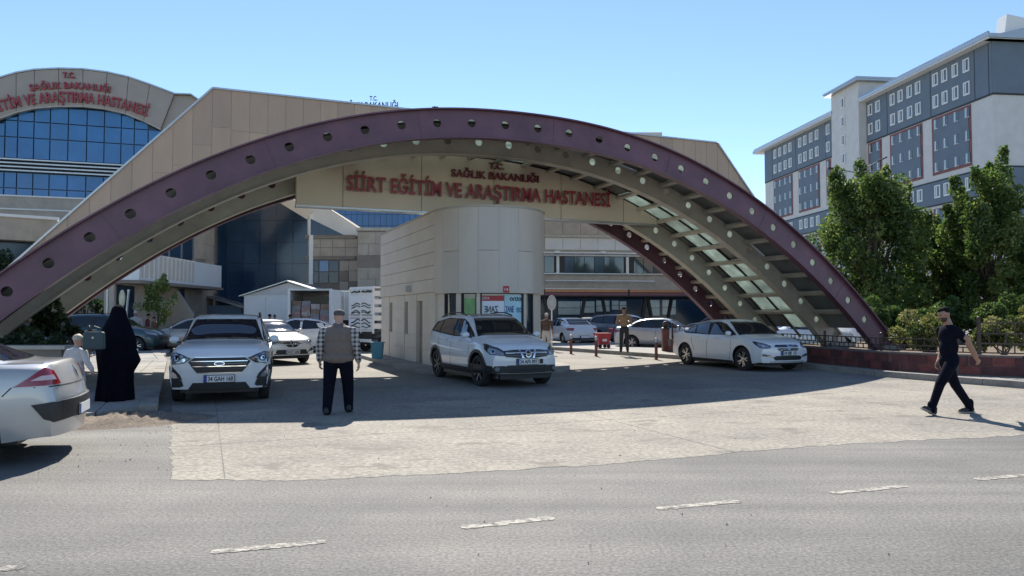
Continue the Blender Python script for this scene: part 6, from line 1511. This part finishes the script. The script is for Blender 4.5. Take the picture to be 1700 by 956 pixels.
def shoe(parent, heel, toe, up=(0, 0, 1), w=.048, m=None, sole=True):
    heel = Vector(heel); toe = Vector(toe); f = Fig(); d = (toe-heel).normalized(); u = Vector(up)
    u = (u-d*u.dot(d)).normalized(); f.chain([heel+u*.05+d*.035, heel+u*.045+d*.12, toe+u*.032-d*.045], [.045, w, .036], 0); f.cone(heel+u*.055+d*.04, heel+u*.10+d*.05, .044, .042, 0)
    o = f.build('shoe', [m or SHOE], parent, .010, 3)
    if sole:
        b = MB(); l = u.cross(d); pts = [(-.01, .034), (.07, .04), (.16, .048), (.23, .045), (.27, .02)]; poly = [(a, w_) for a, w_ in pts]+[(a, -w_) for a, w_ in pts[::-1]]
        L = (toe-heel).length/.27; R = Matrix((d, l, u)).transposed().to_4x4(); n = len(poly); vs = [Matrix.Translation(heel) @ R @ Vector((a*L, y, z)) for z in (0, .018) for a, y in poly]
        b.add(vs, [tuple(range(n-1, -1, -1)), tuple(range(n, 2*n))]+[(i, (i+1) % n, (i+1) % n+n, i+n) for i in range(n)]); b.build('sole', SOLE, o)

# ---- man in black striding across the street on the right
P1 = gp(1578, 688); hdg = heading(-.985, -.17)
m1 = thing('person', 'bearded man in black striding left across the street', 'person', P1, hdg)
f = Fig(); S_, T_, B_ = 0, 1, 2     # skin, cloth, beard
hip = .875
f.ell((0, 0, hip+.02), (.125, .165, .13), T_); f.ell((0, 0, hip+.2), (.115, .155, .17), T_); f.ell((.015, 0, hip+.40), (.120, .165, .17), T_); f.ell((.0, 0, hip+.49), (.085, .175, .075), T_); f.ell((.05, 0, hip+.18), (.09, .13, .17), T_); f.cone((.0, 0, hip+.05), (.01, 0, hip+.4), .118, .122, T_)
f.chain([(0, 0, hip+.54), (.035, 0, hip+.64)], [.065, .058], S_)
hd_c = (.075, 0, hip+.725); R_, c_, fw_, u_, l_ = head(f, hd_c, (1, 0, -.32), (.30, 0, 1), S_, 1.0, beard=B_)
# front (left in picture) leg: heel down, toe up; rear leg: foot flat behind
fa, ra = Vector((.40, .08, .12)), Vector((-.42, -.08, .12))
f.chain([(.02, .09, hip-.02), (.25, .09, .50), fa+Vector((0, 0, .0))], [.098, .072, .058], T_); f.chain([(.02, .09, hip-.02), (.25, .09, .50)], [.10, .075], T_)
f.chain([(-.01, -.09, hip-.02), (-.17, -.09, .47), ra+Vector((0, 0, .0))], [.102, .074, .062], T_)
for a in (fa, ra): f.cone(a+Vector((0, 0, .06)), a+Vector((.01, 0, -.035)), .062, .064, T_)
# arms: the near arm swings back, the far arm across the belly
sh_n, sh_f = Vector((.0, .175, hip+.475)), Vector((.01, -.175, hip+.475))
f.chain([sh_n, (-.10, .215, hip+.33)], [.064, .060], T_); f.chain([(-.09, .233, hip+.36), (-.16, .24, hip+.24), (-.27, .21, hip+.10), (-.37, .15, hip+.01)], [.050, .047, .042, .030], S_)
f.chain([sh_f, (-.05, -.21, hip+.32)], [.064, .058], T_); f.chain([(-.05, -.24, hip+.34), (-.10, -.25, hip+.20), (-.02, -.22, hip+.04), (.04, -.20, hip-.05)], [.048, .045, .040, .030], S_)
hand(f, (-.37, .15, hip+.01), (-.75, -.3, -.55), (.4, -.8, .2), S_, .55); hand(f, (.04, -.20, hip-.05), (.4, .1, -.9), (0, 1, 0), S_, .6)
BEARD = mat('beard_stubble', (.035, .024, .019), .7, var=.2, scale=80)
bd_ = f.build('body', [SK, NAVY, BEARD], m1, .0105, 4)
h = Fig(); h.ell(c_+u_*.048-fw_*.018, (.090, .079, .080), 0, R_); h.ell(c_+u_*.088+fw_*.035, (.062, .060, .038), 0, R_); h.ell(c_-fw_*.055-u_*.01, (.048, .062, .06), 0, R_); h.build('hair', [HAIR], m1, .008, 1)
eyes(m1, R_, c_, fw_, u_, l_)
shoe(m1, fa+Vector((-.05, 0, -.12)), fa+Vector((.20, .01, .0)), (-.4, 0, 1)); shoe(m1, ra+Vector((-.07, 0, -.11)), ra+Vector((.20, -.01, -.105)))
b = MB(); b.tube([(.12, .10, hip-.04), (.13, .07, hip-.10)], .008, 6); b.build('key_fob', M_steel, m1)

# ---- older man in a vest seen from behind
P2 = gp(561, 687); m2 = thing('person', 'older man in taupe vest, checked shirt and grey cap walking into the gate', 'person', P2, heading(-.10, .995))
f = Fig(); S_, T_, P_ = 0, 1, 2; hip = .86
f.ell((0, 0, hip+.02), (.15, .225, .14), T_); f.ell((.03, 0, hip+.22), (.16, .22, .2), P_); f.ell((.0, 0, hip+.42), (.14, .215, .16), P_); f.ell((-.01, 0, hip+.50), (.10, .215, .08), P_)
f.chain([(.0, 0, hip+.53), (.03, 0, hip+.62)], [.07, .066], S_); R_, c_, fw_, u_, l_ = head(f, (.055, 0, hip+.685), (1, 0, -.15), (.15, 0, 1), S_, 1.0)
la, ra = Vector((-.12, .155, .10)), Vector((.17, -.15, .105))
f.chain([(0, .115, hip-.02), (.01, .145, .46), la], [.125, .096, .076], T_); f.chain([(0, -.115, hip-.02), (.13, -.14, .47), ra], [.125, .096, .076], T_)
for a in (la, ra): f.cone(a+Vector((0, 0, .05)), a+Vector((0, 0, -.03)), .072, .075, T_)
f.chain([(-.01, .235, hip+.46), (-.05, .290, hip+.24), (.02, .300, hip+.02)], [.080, .068, .054], P_); f.chain([(-.01, -.235, hip+.46), (-.04, -.29, hip+.22), (.03, -.315, hip+.0)], [.080, .066, .052], P_)
hand(f, (.03, .30, hip-.02), (.3, 0, -1), (0, -1, 0), S_, .5); hand(f, (.04, -.317, hip-.04), (.25, -.05, -1), (0, 1, 0), S_, .5, 1.05)
f.build('body', [SKP, NAVY, PLAID], m2, .0115, 4)
v = Fig(); v.ell((0, 0, hip+.05), (.185, .265, .13), 0); v.ell((.03, 0, hip+.22), (.195, .262, .22), 0); v.ell((.0, 0, hip+.38), (.17, .25, .18), 0); v.ell((-.012, 0, hip+.485), (.125, .215, .095), 0); v.cone((-.01, .06, hip+.55), (-.01, -.06, hip+.55), .055, .055, 0)
v.build('vest', [VEST], m2, .013, 4)
cpf = Fig(); cpf.ell(c_+u_*.075, (.108, .092, .068), 0, R_); cpf.ell(c_+u_*.05+fw_*.09, (.06, .07, .016), 0, R_); cpf.ell(c_+u_*.055-fw_*.02, (.103, .087, .045), 0, R_); cpf.build('cap', [CAPM], m2, .009, 2)
shoe(m2, la+Vector((-.09, 0, -.10)), la+Vector((.18, .03, -.095)), w=.052, sole=False); shoe(m2, ra+Vector((-.10, 0, -.09)), ra+Vector((.17, -.03, -.105)), w=.052, sole=False)

# ---- woman in a full black chador with a teal bag
P3 = gp(192, 664, .135); m3 = thing('person', 'woman in a long black chador holding a teal bag beside the silver saloon', 'person', P3, heading(-.2, .98))
b = MB(); n = 64
rings = [(.00, .285, .27, 0), (.05, .285, .27, 0), (.25, .27, .265, 0), (.5, .265, .27, .0), (.72, .28, .30, 0), (.90, .265, .315, .01), (1.06, .24, .285, .01), (1.2, .205, .235, .02), (1.32, .17, .185, .03), (1.42, .13, .142, .05), (1.50, .118, .122, .06), (1.56, .112, .108, .065), (1.61, .085, .08, .07), (1.635, .03, .03, .07)]
zz = np.linspace(0, 1.635, 46); ix = lambda c, z: float(np.interp(z, [r[0] for r in rings], [r[c] for r in rings]))
for z in zz:
    a_, b_, cx = ix(1, z), ix(2, z), ix(3, z); fold = .022*max(0, 1-z/1.45)+.004
    for k in range(n):
        t = 2*pi*k/n; q = 1+fold/.3*(sin(7*t+2.2*z)+.6*sin(13*t-3.1*z+1)+.5*sin(4*t+5*z)); sk_ = .10*max(0, 1-abs(z-.68)/.2)*max(0, cos(t+pi*.58))**6
        b.v.append((cx+a_*q*cos(t)+sk_*cos(t), b_*q*sin(t)+sk_*sin(t), z))
for i in range(len(zz)-1):
    for k in range(n): b.f.append((i*n+k, i*n+(k+1) % n, (i+1)*n+(k+1) % n, (i+1)*n+k)); b.m.append(0)
b.f.append(tuple((len(zz)-1)*n+k for k in range(n))); b.m.append(0); b.f.append(tuple(reversed(range(n)))); b.m.append(0)
b.build('chador', BLACKC, m3, True, 180)
f = Fig(); f.ell((.115, 0, 1.53), (.06, .062, .085), 0); f.cone((.165, 0, 1.53), (.182, 0, 1.505), .01, .014, 0); hand(f, (.14, .30, .80), (.3, 0, -1), (0, -1, 0), 0, .6); f.cone((.10, .27, .92), (.14, .30, .80), .03, .026, 0); f.build('body', [SKP], m3, .011, 3)
shoe(m3, (-.10, -.14, .0), (.14, -.17, .0), sole=False)
TEAL = mat('teal_bag_leather', (.018, .045, .055), .5, var=.15, scale=8, bump=.1)
bg_ = thing('handbag', 'teal handbag hanging at the side of the woman in the black chador', 'bag', Vector((at(157, 522, 12.05).x, 12.05, 1.03)), heading(-.2, .98))
b = MB(); b.prism([(-.17, 0), (.17, 0), (.155, .29), (-.155, .29)], -.05, .05); o_ = b.build('pouch', TEAL, bg_); md = o_.modifiers.new('b', 'BEVEL'); md.width = .03; md.segments = 3
b = MB(); b.tube([(-.10, 0, .28), (-.08, 0, .35), (0, 0, .38), (.08, 0, .35), (.10, 0, .28)], .009, 8); b.build('strap', TEAL, bg_, True); b = MB(); b.box(-.015, .015, -.058, -.05, .18, .21); b.build('clasp', M_steel, bg_)
o_.rotation_euler = (0, 0, 0); bg_.rotation_euler = (0, 0, radians(8))

# ---- child beside her
P4 = Vector((at(128, 522, 12.1).x, 12.1, .135)); m4 = thing('person', 'small child in a pale long shirt with a light cap beside the woman in black', 'person', P4, heading(.2, .98))
f = Fig(); S_, T_ = 0, 1; sc = .74; k = sc
f.ell((0, 0, .60*k/.74*1.0), (.10, .135, .12), T_); f.ell((0, 0, .74), (.105, .14, .14), T_); f.ell((0, 0, .86), (.085, .145, .075), T_); f.chain([(0, 0, .35), (0, 0, .62)], [.15, .12], T_); f.chain([(0, 0, .10), (0, 0, .40)], [.135, .14], T_)
f.chain([(0, 0, .90), (.015, 0, .97)], [.045, .043], S_); R_, c_, fw_, u_, l_ = head(f, (.03, 0, 1.045), (1, 0, -.1), (.1, 0, 1), S_, .86)
f.chain([(0, .15, .85), (-.01, .20, .70), (.05, .22, .57)], [.055, .048, .04], T_); f.chain([(0, -.15, .85), (-.01, -.21, .70), (.05, -.25, .58)], [.055, .048, .04], T_)
hand(f, (.05, .22, .56), (.2, 0, -1), (0, -1, 0), S_, .5, .75); hand(f, (.05, -.25, .57), (.3, -.3, -.8), (0, 1, 0), S_, .5, .75)
for s_ in (-1, 1): f.cone((0, s_*.06, .22), (0, s_*.06, .05), .04, .035, S_)
f.build('body', [SKP, PALEC], m4, .010, 3)
h = Fig(); h.ell(c_+u_*.035-fw_*.006, (.088, .073, .065), 0, R_); h.build('cap', [mat('cream_cap', (.46, .40, .32), .8, var=.1, scale=30)], m4, .008, 2)
for s_ in (-1, 1): shoe(m4, (-.07, s_*.06, 0), (.11, s_*.07, 0), w=.036, sole=False)

# ---- people further away
def stander(label, loc, rz, top, bot, skin=SK, hair=HAIR, H=1.74, arms=0, name='person', vox=.018, robe=False, group=None):
    t = thing(name, label, 'person', loc, rz); f = Fig(); k = H/1.74; S_, T_, B_ = 0, 1, 2; hip = .90
    f.ell((0, 0, hip+.02), (.12, .16, .13), B_); f.ell((0, 0, hip+.22), (.125, .165, .18), T_); f.ell((0, 0, hip+.42), (.125, .19, .15), T_); f.ell((0, 0, hip+.50), (.09, .20, .075), T_)
    f.chain([(0, 0, hip+.54), (.02, 0, hip+.63)], [.06, .056], S_); R_, c_, fw_, u_, l_ = head(f, (.045, 0, hip+.715), (1, 0, -.1-.3*arms), (.1+.3*arms, 0, 1), S_)
    for s_ in (-1, 1):
        if robe: f.chain([(0, s_*.05, hip+.05), (0, s_*.07, .16)], [.14, .15], B_)
        f.chain([(0, s_*.09, hip-.02), (.02, s_*.11, .48), (-.01, s_*.125, .10)], [.095, .072, .058], B_)
        if arms: pts = [(0, s_*.21, hip+.48), (.02, s_*.27, hip+.22), (.24, s_*.16, hip+.30)]
        else: pts = [(0, s_*.21, hip+.48), (-.03, s_*.26, hip+.2), (.04, s_*.27, hip-.02)]
        f.chain(pts[:2], [.065, .055], T_); f.chain(pts[1:], [.048, .034], T_ if robe else S_); hand(f, pts[2], (.8, -s_*.4, .1) if arms else (.2, 0, -1), (0, -s_, 0), S_, .5)
    o = f.build('body', [skin, top, bot], t, vox, 3); h = Fig(); h.ell(c_+u_*.05-fw_*.012, (.10, .082, .082), 0, R_); h.build('hair' if hair is HAIR else 'cap', [hair], t, .014, 2)
    for s_ in (-1, 1): shoe(t, (-.10, s_*.125, 0), (.17, s_*.15, 0), sole=False)
    t.scale = (k, k, k); return t
p = at(1036, 522, 28.4)
stander('man in a tan shirt and dark trousers standing on the kerb with his back turned', (p.x, 28.4, .145), heading(.1, .99), OLIVE, DGREY, arms=1, H=1.74, vox=.014)
p = at(907, 522, 29.5); stander('person in brown with a white cap standing at the right corner of the booth', (p.x, 29.5, 0.0), heading(.3, .95), BROWNC, PALEC, hair=PALEC, H=1.66)
for lab, px, Y, top, bot, hr, H, rz in (
        ('man in a white shirt standing by the stone wing in front of the sapling', 226, 34.5, PALEC, DGREY, PALEC, 1.78, 2.6), ('person in a white robe beside the cream oval sign', 195, 35.5, PALEC, PALEC, PALEC, 1.75, 1.5), ('person in maroon left of the champagne saloon', 245, 36, MAROON, DGREY, HAIR, 1.64, .4),
        ('small person in dark clothes behind the champagne saloon', 257, 37, BROWNC, DGREY, HAIR, 1.5, 3.0), ('dark haired person behind the roof of the diamond badge saloon', 447, 35.2, DGREY, DGREY, HAIR, 1.62, 1.2), ('grey haired person behind the roof of the diamond badge saloon', 456, 36.5, PALEC, DGREY, CAPM, 1.6, 1.9),
        ('person with dark hair at the tail of the open box truck', 481, 37, BROWNC, DGREY, HAIR, 1.6, 1.5)):
    p = at(px, 522, Y); stander(lab, (p.x, Y, 0), rz, top, bot, hair=hr, H=H, vox=.024)
